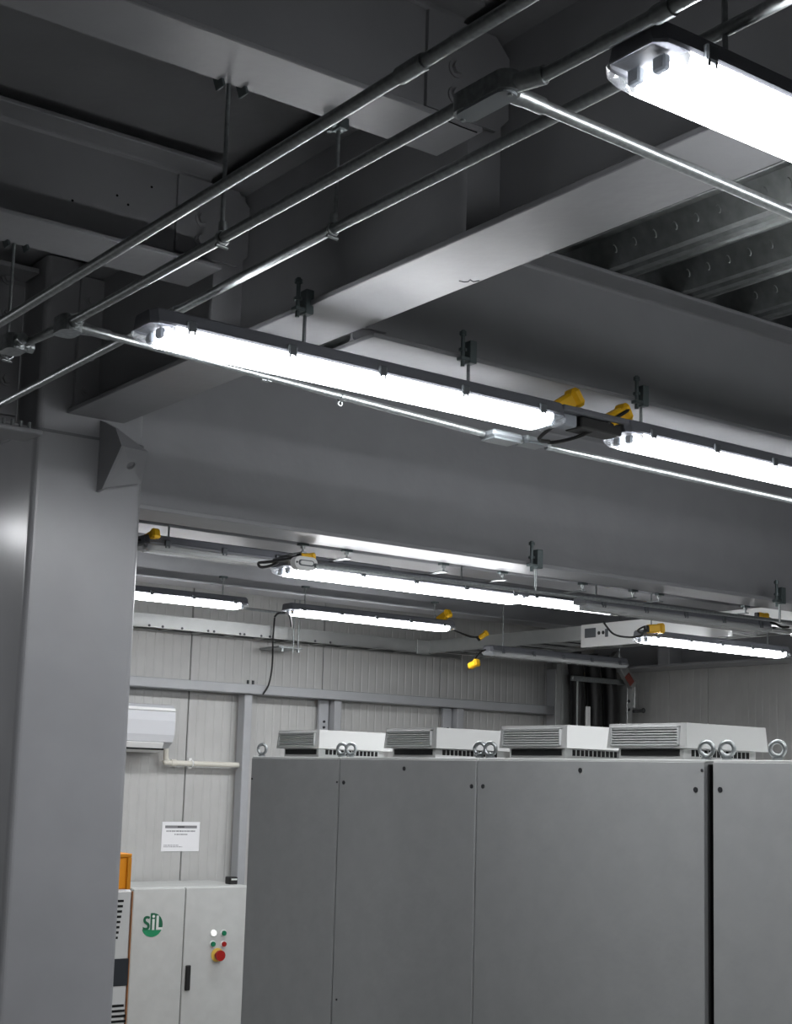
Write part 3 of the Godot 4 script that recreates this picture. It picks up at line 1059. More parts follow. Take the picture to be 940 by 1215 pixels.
# ---------------------------------------------------------------- cable trays
func make_trays() -> void:
	# along the back wall
	var tz := -8.50
	var ty := 0.936
	var tx := 6.56
	var t := thing("cable_tray", "galvanised cable tray running level along the back wall", "cable tray", Vector3(4.5, Y(ty), tz))
	var st := mb()
	tray_side(st, Vector3(2.2, Y(ty), tz), Vector3(tx - 0.03, Y(ty), tz), 0.086)
	obj("side_rail", st, M.galvanised, t)
	st = mb()
	tray_side(st, Vector3(2.2, Y(ty), tz - 0.18), Vector3(tx + 0.45, Y(ty), tz - 0.18), 0.086)
	obj("side_rail", st, M.galvanised, t)
	for k in 19:
		var x := 2.3 + k * 0.24
		st = mb()
		box(st, Vector3(x - 0.02, Y(ty + 0.003), tz - 0.18), Vector3(x + 0.02, Y(ty + 0.017), tz))
		obj("rung", st, M.galvanised, t)
	for p in [[177, 743], [193, 744], [216, 747], [247, 748], [254, 749], [285, 751], [290, 752], [310, 755], [320, 756], [374, 760], [392, 761]]:
		var c := pz(p[0], p[1], tz + 0.001)
		st = mb()
		rod(st, Vector3(c.x, Y(ty + 0.011), tz + 0.001), Vector3(c.x, Y(ty + 0.011), tz + 0.004), 0.009, 8)
		obj("bolt", st, M.screw, t)
	st = mb()
	box(st, Vector3(tx - 0.11, Y(ty - 0.012), tz + 0.003), Vector3(tx + 0.01, Y(ty + 0.095), tz + 0.015), 0.002)
	obj("corner_plate", st, M.galvanised, t)
	# toward the camera on the right
	var u := thing("cable_tray", "galvanised cable tray turning from the back wall toward the girder", "cable tray", Vector3(6.8, Y(ty), -6.5))
	var near := pw(690, 750, tx).z
	st = mb()
	tray_side(st, Vector3(tx, Y(ty), tz), Vector3(tx, Y(ty), near), 0.09)
	obj("side_rail", st, M.galvanised, u)
	st = mb()
	tray_side(st, Vector3(tx + 0.5, Y(ty), tz), Vector3(tx + 0.5, Y(ty), -5.0), 0.09)
	obj("side_rail", st, M.galvanised, u)
	st = mb()
	box(st, Vector3(tx - 0.005, Y(0.886), near), Vector3(tx + 0.005, Y(1.034), -5.62), 0.002)
	var pl := obj("splice_plate", st, M.pvc_white, u, "side plate whitened for lamp glare, with a slot and two holes")  # tray steel coloured white: the overexposure from the lamp is painted in
	var w0 := pw(694, 746, tx - 0.006); var w1 := pw(707, 756, tx - 0.006)
	st = mb()
	box(st, Vector3(tx - 0.008, w1.y, w0.z), Vector3(tx - 0.004, w0.y, w1.z), 0.0015)
	obj("slot", st, M.clip, pl)
	for p in [[711, 751], [716, 750.5]]:
		var c := pw(p[0], p[1], tx - 0.005)
		st = mb()
		rod(st, c, c + Vector3(-0.003, 0, 0), 0.012, 12)
		obj("hole", st, M.black, pl)
	st = mb()
	var c0 := pw(720, 750, tx - 0.006)
	box(st, Vector3(tx - 0.009, c0.y - 0.03, c0.z - 0.013), Vector3(tx - 0.004, c0.y + 0.022, c0.z + 0.013), 0.0015)
	obj("clip", st, M.clip, pl)
	st = mb()
	var ro := PackedVector2Array([Vector2(-5.62, 0.935), Vector2(-5.20, 0.935), Vector2(-5.14, 0.95), Vector2(-5.11, 0.985), Vector2(-5.14, 1.015), Vector2(-5.20, 1.034), Vector2(-5.62, 1.034)])
	extrude(st, Transform3D(Basis(Vector3(0, 0, 1), Vector3(0, 1, 0), Vector3(-1, 0, 0)), Vector3(tx, EYE, 0)), ro, -0.004, 0.004)
	obj("end_plate", st, M.pvc_white, u, "rounded end plate whitened for lamp glare")  # white here is lamp glare put into the colour of the tray end
	for k in 15:
		var z := -8.4 + k * 0.23
		st = mb()
		box(st, Vector3(tx, Y(ty + 0.003), z - 0.02), Vector3(tx + 0.5, Y(ty + 0.019), z + 0.02))
		obj("rung", st, M.galvanised, u)
	# black cables lying in it
	for k in 3:
		var cx := tx + 0.15 + k * 0.12
		var o := thing("power_cable", "black power cable lying in the turning cable tray", "cable", Vector3(cx, Y(ty + 0.02), -6.5), "black cables in the turning tray")
		st = mb()
		tube(st, [Vector3(cx, Y(ty + 0.041), -5.05), Vector3(cx, Y(ty + 0.041), -8.4)], 0.022, 8)
		obj("sheath", st, M.cable, o)
	# drop tray near the corner
	var zf := -8.2
	var d := thing("drop_tray", "upright galvanised cable ladder dropping behind the cooling units with a red tag", "cable tray", Vector3(8.0, Y(-0.9), zf))
	var lx := pz(682, 830, zf).x
	var rx := pz(747, 830, zf).x
	st = mb()
	box(st, Vector3(lx - 0.045, Y(-1.3), zf - 0.16), Vector3(lx - 0.041, Y(0.93), zf - 0.10), 0.001)
	box(st, Vector3(lx - 0.045, Y(-1.3), zf - 0.104), Vector3(lx - 0.022, Y(0.93), zf - 0.10), 0.001)
	obj("side_rail", st, M.galvanised, d)
	st = mb()
	box(st, Vector3(lx + 0.035, Y(-1.3), zf - 0.02), Vector3(lx + 0.047, Y(0.80), zf - 0.008), 0.002)
	obj("guide_bar", st, M.galvanised, d)
	st = mb()
	box(st, Vector3(rx - 0.03, Y(-1.3), zf - 0.10), Vector3(rx + 0.03, Y(0.80), zf + 0.006), 0.003)
	obj("side_rail", st, M.galvanised, d)
	var s0 := pz(751, 814, zf + 0.03); var s1 := pz(728, 776, zf + 0.03)
	var mid := (s0 + s1) / 2
	var dir := (s1 - s0).normalized()
	var t3 := Transform3D(Basis(dir, Vector3(0, 0, 1).cross(dir), Vector3(0, 0, 1)), mid)
	st = mb()
	box_in(st, t3, Vector3((s1 - s0).length(), 0.075, 0.05), 0.003)
	obj("slanting_rail", st, M.galvanised, d)
	st = mb()
	box_in(st, Transform3D(t3.basis, s0.lerp(s1, 0.20) + Vector3(-0.02, 0, 0.027)), Vector3(0.09, 0.06, 0.004))
	obj("red_tag", st, M.red_tag, d, "faded red tag")
	st = mb()
	box(st, Vector3(rx + 0.028, Y(0.62), zf - 0.02), Vector3(rx + 0.05, Y(0.80), zf + 0.03), 0.003)
	obj("splice_plate", st, M.galvanised, d)
	for p in [[746, 832], [746, 842]]:
		var c := pz(p[0], p[1], zf + 0.006)
		st = mb()
		rod(st, c, c + Vector3(0, 0, 0.008), 0.012, 8)
		obj("bolt", st, M.screw, d)
	st = mb()
	box(st, Vector3(lx, Y(0.80), zf - 0.05), Vector3(rx, Y(0.84), zf - 0.02), 0.003)
	obj("rung", st, M.zinc, d)
	st = mb()
	box(st, Vector3(lx - 0.05, Y(-1.3), zf - 0.17), Vector3(rx + 0.03, Y(0.86), zf - 0.16))
	obj("back_sheet", st, M.galvanised, d)
	var cxs := [0.20, 0.50, 0.80]
	for k in 3:
		var x: float = lerpf(lx, rx, cxs[k])
		var o := thing("riser_cable", "thick black cable bending down the upright cable ladder", "cable", Vector3(x, 0, zf - 0.09), "thick cables in the upright ladder")
		st = mb()
		tube(st, curve([Vector3(x, 0.02, zf - 0.09), Vector3(x + 0.004, Y(0.40), zf - 0.09), Vector3(x + 0.008, Y(0.58), zf - 0.09), Vector3(x, Y(0.72), zf - 0.09), Vector3(x - 0.02, Y(0.84), zf - 0.085), Vector3(x - 0.06, Y(1.02), zf - 0.075)], 6), 0.060, 18)
		obj("sheath", st, M.cable, o)
	var wl := thing("cable_tie_strip", "white vertical tag strip on the thick black cables", "tag", pz(701, 862, zf + 0.0))
	st = mb()
	var a := pz(701, 838, zf + 0.0)
	box(st, a + Vector3(-0.022, -0.20, -0.05), a + Vector3(0.022, 0.0, -0.02), 0.004)
	obj("strip", st, M.pvc_white, wl)
	var hk := thing("pipe_stub", "short dark pipe stub beside the upright cable ladder", "pipe", pz(757, 843, zf))
	st = mb()
	var hp := pz(752, 844, zf)
	rod(st, hp, hp + Vector3(0.10, 0.01, 0), 0.014, 10)
	ring(st, hp + Vector3(0.11, 0.012, 0), Vector3(1, 0, 0), Vector3(0, 1, 0), 0.016, 0.006, 14, 6)
	obj("stub", st, M.cable_grey, hk)

# a channel-shaped side rail from a to b, h high
func tray_side(st: SurfaceTool, a: Vector3, b: Vector3, h: float) -> void:
	var d := (b - a).normalized()
	var s := Vector3(0, 1, 0).cross(d).normalized()
	var m := (a + b) / 2
	var bas := Basis(d, Vector3(0, 1, 0), d.cross(Vector3(0, 1, 0)))
	var l := (b - a).length()
	box_in(st, Transform3D(bas, m + Vector3(0, h / 2, 0)), Vector3(l, h, 0.003))
	box_in(st, Transform3D(bas, m + Vector3(0, 0.001, 0) + s * 0.0), Vector3(l, 0.003, 0.024))
	box_in(st, Transform3D(bas, m + Vector3(0, h, 0)), Vector3(l, 0.003, 0.020))

# ---------------------------------------------------------------- batten lights
const LEN := 1.27
# profile of the lens: half widths and depths below the rim
func lens_ring(x: float, k: float, wk: float) -> Array:
	var out := []
	for e in [[-0.056, 0.0], [-0.0605, -0.007], [-0.057, -0.018], [-0.047, -0.027], [-0.026, -0.031], [0.026, -0.031], [0.047, -0.027], [0.057, -0.018], [0.0605, -0.007], [0.056, 0.0]]:
		out.append(Vector3(x, e[1] * k, e[0] * wk))
	return out

func lens_loft(st: SurfaceTool, sections: Array, cap0: bool, cap1: bool) -> void:
	for i in sections.size() - 1:
		var a: Array = sections[i]
		var b: Array = sections[i + 1]
		for k in a.size() - 1:
			# outward is down and to the sides
			quad(st, a[k], a[k + 1], b[k + 1], b[k])
	for e in [[cap0, sections[0], true], [cap1, sections[sections.size() - 1], false]]:
		if e[0]:
			var s: Array = e[1]
			var m: Vector3 = (s[0] + s[s.size() - 1]) / 2
			for k in s.size() - 1:
				if e[2]:
					tri(st, m, s[k + 1], s[k])
				else:
					tri(st, m, s[k], s[k + 1])

func make_light(label: String, lit: bool) -> Node3D:
	var o := thing("batten_light", label, "light fixture", Vector3.ZERO)
	# origin: left end, on the rim plane, middle of the width
	var st := mb()
	var secs := [[0.004, 0.72], [0.02, 0.96], [0.06, 1.0], [LEN - 0.06, 1.0], [LEN - 0.02, 0.96], [LEN - 0.004, 0.72]]
	var rings := []
	for s in secs:
		var r := []
		for e in [[0.056, 0.0], [0.058, 0.006], [0.055, 0.012], [0.048, 0.035], [0.040, 0.040], [-0.040, 0.040], [-0.048, 0.035], [-0.055, 0.012], [-0.058, 0.006], [-0.056, 0.0]]:
			r.append(Vector3(s[0], e[1] * (1.0 if s[1] > 0.9 else 0.85), e[0] * s[1]))
		rings.append(r)
	for i in rings.size() - 1:
		for k in 9:
			quad(st, rings[i][k], rings[i][k + 1], rings[i + 1][k + 1], rings[i + 1][k])
	for e in [[0, true], [rings.size() - 1, false]]:
		var s: Array = rings[e[0]]
		var m := Vector3(s[0].x, 0, 0)
		for k in 10:
			if e[1]:
				tri(st, m, s[(k + 1) % 10], s[k])
			else:
				tri(st, m, s[k], s[(k + 1) % 10])
	# inner lid that closes the housing from below
	quad(st, Vector3(0.006, 0.0005, -0.04), Vector3(LEN - 0.006, 0.0005, -0.04), Vector3(LEN - 0.006, 0.0005, 0.04), Vector3(0.006, 0.0005, 0.04))
	obj("housing", st, M.housing, o)
	var ends := [[0.0, 0.012, 0.03, 0.0622], [LEN, LEN - 0.012, LEN - 0.03, LEN - 0.0622]]
	if lit:
		st = mb()
		lens_loft(st, [lens_ring(0.062, 1, 1), lens_ring(LEN - 0.062, 1, 1)], false, false)
		obj("diffuser", st, M.lit_lens, o, "glowing white diffuser")
		for x in [0.060, LEN - 0.062]:
			st = mb()
			lens_loft(st, [lens_ring(x, 0.96, 0.97), lens_ring(x + 0.002, 0.96, 0.97)], true, true)
			obj("end_reflector", st, M.gear_tray, o)
		for x in [0.046, LEN - 0.060]:
			for z in [-0.024, 0.024]:
				st = mb()
				rod(st, Vector3(x, -0.016, z), Vector3(x + 0.014, -0.016, z), 0.0085, 12)
				obj("lamp_tube", st, M.lit_lens, o, "glowing tube end")
		for k in 2:
			st = mb()
			var e: Array = ends[k]
			var s := [lens_ring(e[0], 0.32, 0.72), lens_ring(e[1], 0.78, 0.93), lens_ring(e[2], 0.97, 1.0), lens_ring(e[3], 1, 1)]
			if k == 1:
				s.reverse()
			lens_loft(st, s, k == 0, k == 1)
			obj("end_lens", st, M.clear_lens, o, "clear lens end")
	else:
		st = mb()
		var s := []
		for x in ends[0]: s.append(lens_ring(x, [0.32, 0.78, 0.97, 1.0][s.size()], [0.72, 0.93, 1.0, 1.0][s.size()]))
		s.append(lens_ring(ends[1][3], 1, 1)); s.append(lens_ring(ends[1][2], 0.97, 1.0)); s.append(lens_ring(ends[1][1], 0.78, 0.93)); s.append(lens_ring(ends[1][0], 0.32, 0.72))
		lens_loft(st, s, true, true)
		obj("diffuser", st, M.frosted_lens, o, "unlit translucent diffuser")
		st = mb()
		box(st, Vector3(0.05, -0.004, -0.040), Vector3(LEN - 0.05, -0.001, 0.040), 0.001)
		obj("gear_tray", st, M.gear_tray, o)
		for z in [-0.027, 0.027]:
			st = mb()
			rod(st, Vector3(0.05, -0.016, z), Vector3(LEN - 0.05, -0.016, z), 0.0095, 12)
			obj("lamp_tube", st, M.tube_glass, o)
	for x in [0.032, LEN - 0.046]:
		for z in [-0.024, 0.024]:
			st = mb()
			box(st, Vector3(x, -0.025, z - 0.012), Vector3(x + 0.014, -0.002, z + 0.012), 0.003)
			obj("lamp_holder", st, M.holder, o)
	for x in [0.10, 0.37, 0.635, 0.90, 1.17]:
		for sd in [-1.0, 1.0]:
			st = mb()
			box(st, Vector3(x - 0.012, -0.006, sd * 0.054), Vector3(x + 0.012, 0.020, sd * 0.065), 0.003)
			box(st, Vector3(x - 0.010, -0.013, sd * 0.056), Vector3(x - 0.005, -0.004, sd * 0.0635))
			box(st, Vector3(x + 0.005, -0.013, sd * 0.056), Vector3(x + 0.010, -0.004, sd * 0.0635))
			obj("clip", st, M.clip, o)
	if lit:
		var a := AreaLight3D.new()
		a.name = "lamp_light"
		a.area_size = Vector2(LEN - 0.16, 0.05)
		a.area_normalize_energy = true
		a.light_energy = PANEL_ENERGY
		a.light_color = Color(0.985, 0.99, 1.0)
		a.area_range = 30.0
		a.area_attenuation = 2.0
		a.shadow_enabled = true
		o.add_child(a)
		a.position = Vector3(LEN / 2, -0.0335, 0)
		a.rotation = Vector3(-PI / 2, 0, 0)
	return o

func make_lights() -> void:
	var rows := [
		[1.405, 0.998, -2.915, true, "lit batten light in the front row, its left end by the long beam"],
		[2.900, 0.998, -2.915, true, "lit batten light in the front row, right of the yellow plugs"],
		[1.352, 0.998, -1.335, true, "lit batten light under the long beam, ahead of the front row"],
		[2.920, 0.803, -4.755, true, "lit batten light behind the girder, next to the white oval box"],
		[4.20, 0.925, -5.45, true, "lit batten light seen between the girder's bright light and its unlit one"],
		[3.041, 0.990, -7.345, true, "lit batten light above the back tray, its end beside the column"],
		[4.585, 0.990, -7.345, true, "lit batten light above the back tray with a yellow plug at its end"],
		[5.894, 0.833, -5.724, true, "lit batten light hanging below the turning cable tray"],
		[2.659, 0.935, -5.41, false, "unlit batten light behind the girder, touching the column's edge in view"],
		[4.480, 0.804, -4.715, false, "unlit batten light hanging along the girder's lower edge"],
		[6.112, 0.854, -7.30, false, "unlit batten light by the upright cable ladder"],
		# outside the frame: the rest of these rows and the rows over the photographer
		[4.45, 0.998, -2.915, true, "third lit batten light of the front row, out past the cabinets"],
		[6.03, 0.804, -4.735, true, "lit batten light following the unlit one along the girder"],
		[0.15, 0.935, -5.41, true, "lit batten light on the far left of the column"],
		[2.90, 0.998, -1.335, true, "lit batten light of the second row, out over the cabinets"],
	]
	var lit := make_light("", true)
	var dark := make_light("", false)
	var used := {}
	for r in rows:
		var src: Node3D = lit if r[3] else dark
		var o: Node3D = src
		if used.has(src):
			o = src.duplicate()
			o.name = numbered("batten_light")
			add_child(o)
		used[src] = true
		o.position = Vector3(r[0], Y(r[1]), r[2])
		tag(o, r[4], "light fixture", "batten lights")
		o.remove_meta("group")

# ---------------------------------------------------------------- conduits
func conduit(label: String, pts: Array, r: float, couplings: Array, m: Material = null) -> Node3D:
	var o := thing("conduit", label, "conduit", pts[0])
	var st := mb()
	tube(st, pts, r, 14)
	obj("pipe", st, m if m else M.zinc, o)
	for c in couplings:
		st = mb()
		rod(st, c[0], c[1], r * 1.28, 14)
		obj("coupling", st, M.zinc, o)
	return o

func make_conduits() -> void:
	var c1 := [Vector3(1.176, Y(1.02), -3.21), Vector3(1.176, Y(1.02), 2.0)]
	var q := ph(492, 82, 1.02)
	conduit("bare steel conduit with a coupling, farthest left of three under the steel beams", c1, 0.0105, [[Vector3(1.176, Y(1.02), q.z - 0.03), Vector3(1.176, Y(1.02), q.z + 0.03)]])
	var b0 := Vector3(1.325, Y(1.02), -3.085)       # box near the column
	var b1 := Vector3(1.325, Y(1.02), -1.562)       # oval fitting
	conduit("bare steel conduit joining the small box and the oval fitting", [Vector3(1.30, Y(1.02), b0.z + 0.03), Vector3(1.305, Y(1.02), b1.z - 0.05)], 0.0105, [])
	var c2 := ph(772, 8, 1.02)
	conduit("bare steel conduit leading on from the oval fitting", [Vector3(1.335, Y(1.02), b1.z + 0.05), Vector3(1.338, Y(1.02), c2.z), Vector3(1.338, Y(1.02), 2.0)], 0.0105, [[Vector3(1.338, Y(1.02), c2.z - 0.012), Vector3(1.338, Y(1.02), c2.z + 0.02)]])
	conduit("short bare conduit between the two small boxes by the column", [Vector3(1.30, Y(1.02), -3.12), Vector3(1.285, Y(1.02), -3.28)], 0.0105, [])
	conduit("bare steel conduit running past the column, nearest the long beam", [Vector3(1.585, Y(1.10), -4.6), Vector3(1.552, Y(1.10), -2.4), Vector3(1.545, Y(1.10), 2.0)], 0.0105, [[Vector3(1.562, Y(1.10), -3.1), Vector3(1.5615, Y(1.10), -3.04)]])
	# oval fitting, its lid facing down
	var o := thing("oval_fitting", "oval steel conduit fitting where the bright conduit branches off", "conduit fitting", b1)
	var st := mb()
	var lid := PackedVector2Array()
	for i in 24:
		var a := TAU * i / 24
		var k := Vector2(cos(a) * 0.022, sin(a) * 0.022)
		k.y += 0.045 if k.y > 0 else -0.045
		lid.append(k)
	var fr := Transform3D(Basis(Vector3(1, 0, 0), Vector3(0, 0, -1), Vector3(0, 1, 0)), b1 + Vector3(-0.012, 0, -0.03))
	extrude(st, fr, lid, -0.014, 0.016)
	rod(st, b1 + Vector3(-0.005, 0, 0.03), b1 + Vector3(0.01, 0, 0.075), 0.0145, 14)
	rod(st, b1 + Vector3(0.0, 0, 0.0), b1 + Vector3(0.035, 0, 0.0), 0.0145, 14)
	obj("body", st, M.zinc, o)
	st = mb()
	extrude(st, fr, Transform2D(0, Vector2(0.86, 0.9), 0, Vector2.ZERO) * lid, -0.018, -0.013)
	obj("lid", st, M.pvc_grey, o)
	for s in [-0.055, 0.055]:
		st = mb()
		rod(st, b1 + Vector3(-0.012, -0.017, -0.03 + s), b1 + Vector3(-0.012, -0.021, -0.03 + s), 0.004, 8)
		obj("screw", st, M.zinc, o)
	# small boxes at the column end
	var boxes := [[b0, "small round-cornered conduit box at the left end of the bright conduit"], [ph(25, 410, 1.02), "small conduit box by the rod hanger, next to the column"]]
	for e in boxes:
		var c: Vector3 = e[0]
		var w := thing("conduit_box", e[1], "conduit box", c)
		st = mb()
		extrude(st, frame_y(c + Vector3(-0.02, 0, 0)), rounded(0.052, 0.075, 0.02, 5), -0.020, 0.018)
		obj("body", st, M.zinc, w)
		st = mb()
		rod(st, c + Vector3(0.0, 0, 0.0), c + Vector3(0.03, 0, 0), 0.0145, 12)
		rod(st, c + Vector3(-0.02, 0, 0.03), c + Vector3(-0.02, 0, 0.06), 0.0145, 12)
		obj("hub", st, M.zinc, w)
	# bright conduits beside the lights
	var x0 := b0 + Vector3(0.03, 0, 0)
	var x1 := pz(574, 514.5, -3.09)
	conduit("bright steel conduit running beside the front batten light by the long beam", [x0, x1], 0.0095, [[x0 + Vector3(0.0, 0, 0), x0 + Vector3(0.055, -0.002, 0)]], M.zinc)
	var y0 := pz(648, 530, -3.09); var y1 := pz(940, 594.5, -3.09)
	conduit("bright steel conduit running on below the second light of the front row", [y0, y1, y1 + (y1 - y0) * 2.0], 0.0095, [], M.zinc)
	var v0 := b1 + Vector3(0.035, 0, 0)
	conduit("thick bright steel conduit crossing below the long beam", [v0, Vector3(4.6, v0.y, v0.z - 0.13)], 0.0105, [[v0, v0 + Vector3(0.04, 0, -0.002)]], M.zinc)
	# clips on the first bright conduit
	for p in [[316, 447, "flat"], [404, 471, "hook"]]:
		var c := pz(p[0], p[1], -3.09)
		var k := thing("conduit_clip", "small clip under the bright conduit of the front row", "clip", c, "clips on the front row conduit")
		st = mb()
		ring(st, c, Vector3(0, 1, 0), Vector3(0, 0, 1), 0.0115, 0.003, 14, 6)
		if p[2] == "hook":
			ring(st, c + Vector3(0, -0.018, 0), Vector3(1, 0, 0), Vector3(0, 1, 0), 0.006, 0.0022, 12, 6)
		else:
			box(st, c + Vector3(-0.015, -0.013, -0.006), c + Vector3(0.015, -0.009, 0.006), 0.001)
		obj("loop", st, M.zinc, k)
	# two junction boxes under the joint of the front row
	var jb := [[577, 507, 612, 526, "grey plastic junction box between the two bright conduits"], [617, 514, 645, 530, "small grey cable gland box by the black flex and yellow plug"]]
	for j in jb:
		var a := pz(j[0], j[1], -3.09)
		var b := pz(j[2], j[3], -3.09)
		var w := thing("junction_box", j[4], "junction box", Vector3((a.x + b.x) / 2, b.y, -3.09))
		st = mb()
		box(st, Vector3(a.x, b.y, -3.125), Vector3(b.x, a.y - 0.008, -3.055), 0.006)
		obj("body", st, M.pvc_grey, w)
		st = mb()
		box(st, Vector3(a.x + 0.006, b.y - 0.006, -3.12), Vector3(b.x - 0.006, b.y, -3.06), 0.002)
		obj("lid", st, M.pvc_grey, w)
		st = mb()
		var cy := (a.y + b.y) / 2
		rod(st, Vector3(b.x, cy, -3.09), Vector3(b.x + 0.022, cy - 0.004, -3.09), 0.012, 12)
		obj("gland", st, M.zinc, w)
	# conduit behind the girder
	var m0 := pz(374, 671, -4.48); var m1 := pz(760, 717, -4.45)
	conduit("thin bright conduit leaving the white oval box below the girder", [m0, m1, m1 + (m1 - m0) * 0.9], 0.008, [], M.zinc)
	var f0 := Vector3(4.311, Y(0.975), -7.38)
	conduit("thin conduit linking the two lit lights above the back tray", [f0, f0 + Vector3(0.30, -0.005, 0)], 0.008, [], M.zinc)
	# white oval box
	var ob := pz(361.5, 668.5, -4.50)
	var w := thing("oval_box", "white oval box with a slotted face hung at the light's end", "junction box", ob)
	st = mb()
	var face := Transform3D(Basis(), ob)
	var oval := func(a: float, b: float) -> PackedVector2Array:
		return rounded(a, b, b / 2 - 0.0005, 7)
	extrude(st, face, oval.call(0.100, 0.048), -0.02, 0.012)
	obj("case", st, M.pvc_white, w)
	st = mb()
	extrude(st, face, oval.call(0.068, 0.022), 0.012, 0.0135)
	obj("slot", st, M.clip, w)
	st = mb()
	extrude(st, face, oval.call(0.054, 0.014), 0.0135, 0.018)
	obj("bar", st, M.pvc_white, w)
	for s in [-0.041, 0.041]:
		st = mb()
		rod(st, ob + Vector3(s, 0, 0.012), ob + Vector3(s, 0, 0.014), 0.004, 8)
		obj("screw", st, M.screw, w)

# ---------------------------------------------------------------- hangers
# a threaded rod under a beam clamp: top on a flange edge, bottom at the thing it carries
func hanger(label: String, top: Vector3, low: float, style: int, group: String, s := 1.0) -> Node3D:
	var o := thing("rod_hanger", label, "hanger", Vector3(top.x, low, top.z), group)
	var st := mb()
	rod(st, Vector3(top.x, low, top.z), top + Vector3(0, 0.004, 0), 0.0045 * s, 8)
	obj("rod", st, M.zinc, o)
	st = mb()
	if style == 0:        # C clamp over the flange edge with a set bolt
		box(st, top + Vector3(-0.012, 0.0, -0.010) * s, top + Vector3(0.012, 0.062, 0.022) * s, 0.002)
		obj("clamp_body", st, M.clamp_backlit, o)
		st = mb()
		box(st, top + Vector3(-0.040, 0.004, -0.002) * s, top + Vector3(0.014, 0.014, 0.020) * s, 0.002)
		obj("clamp_jaw", st, M.clamp_backlit, o)
		st = mb()
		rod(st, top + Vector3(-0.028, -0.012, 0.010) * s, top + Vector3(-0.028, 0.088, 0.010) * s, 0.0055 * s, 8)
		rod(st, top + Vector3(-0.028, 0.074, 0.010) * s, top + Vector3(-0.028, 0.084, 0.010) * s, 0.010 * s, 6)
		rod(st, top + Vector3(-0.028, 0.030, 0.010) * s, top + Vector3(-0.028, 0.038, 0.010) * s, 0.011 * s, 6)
		obj("set_bolt", st, M.clamp_backlit, o)
	elif style == 1:      # two hooked straps
		for d in [-0.026, 0.026]:
			var h := mb()
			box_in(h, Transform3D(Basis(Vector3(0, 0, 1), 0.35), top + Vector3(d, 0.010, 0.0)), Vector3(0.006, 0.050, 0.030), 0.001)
			obj("strap", h, M.clamp_backlit, o)
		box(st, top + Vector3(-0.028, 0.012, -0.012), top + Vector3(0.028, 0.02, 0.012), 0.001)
		obj("clamp_body", st, M.clamp_backlit, o)
	else:                 # small square washer and nut
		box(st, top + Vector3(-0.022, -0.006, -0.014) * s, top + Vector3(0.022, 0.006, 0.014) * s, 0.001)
		obj("clamp_body", st, M.clamp_backlit, o)
		st = mb()
		rod(st, top + Vector3(0, -0.018, 0) * s, top + Vector3(0, -0.006, 0) * s, 0.010 * s, 6)
		obj("nut", st, M.zinc, o)
	return o

func conduit_strap(o_label: String, c: Vector3, r: float) -> void:
	var o := thing("conduit_strap", o_label, "clamp", c)
	var st := mb()
	ring(st, c, Vector3(1, 0, 0), Vector3(0, 1, 0), r, 0.004, 16, 6)
	obj("band", st, M.zinc, o)
	st = mb()
	rod(st, c + Vector3(0, r, 0), c + Vector3(0, r + 0.02, 0), 0.009, 6)
	obj("nut", st, M.zinc, o)
	st = mb()
	rod(st, c + Vector3(0.012, -r - 0.006, 0), c + Vector3(-0.014, -r - 0.004, 0), 0.004, 8)
	obj("cross_bolt", st, M.zinc, o)

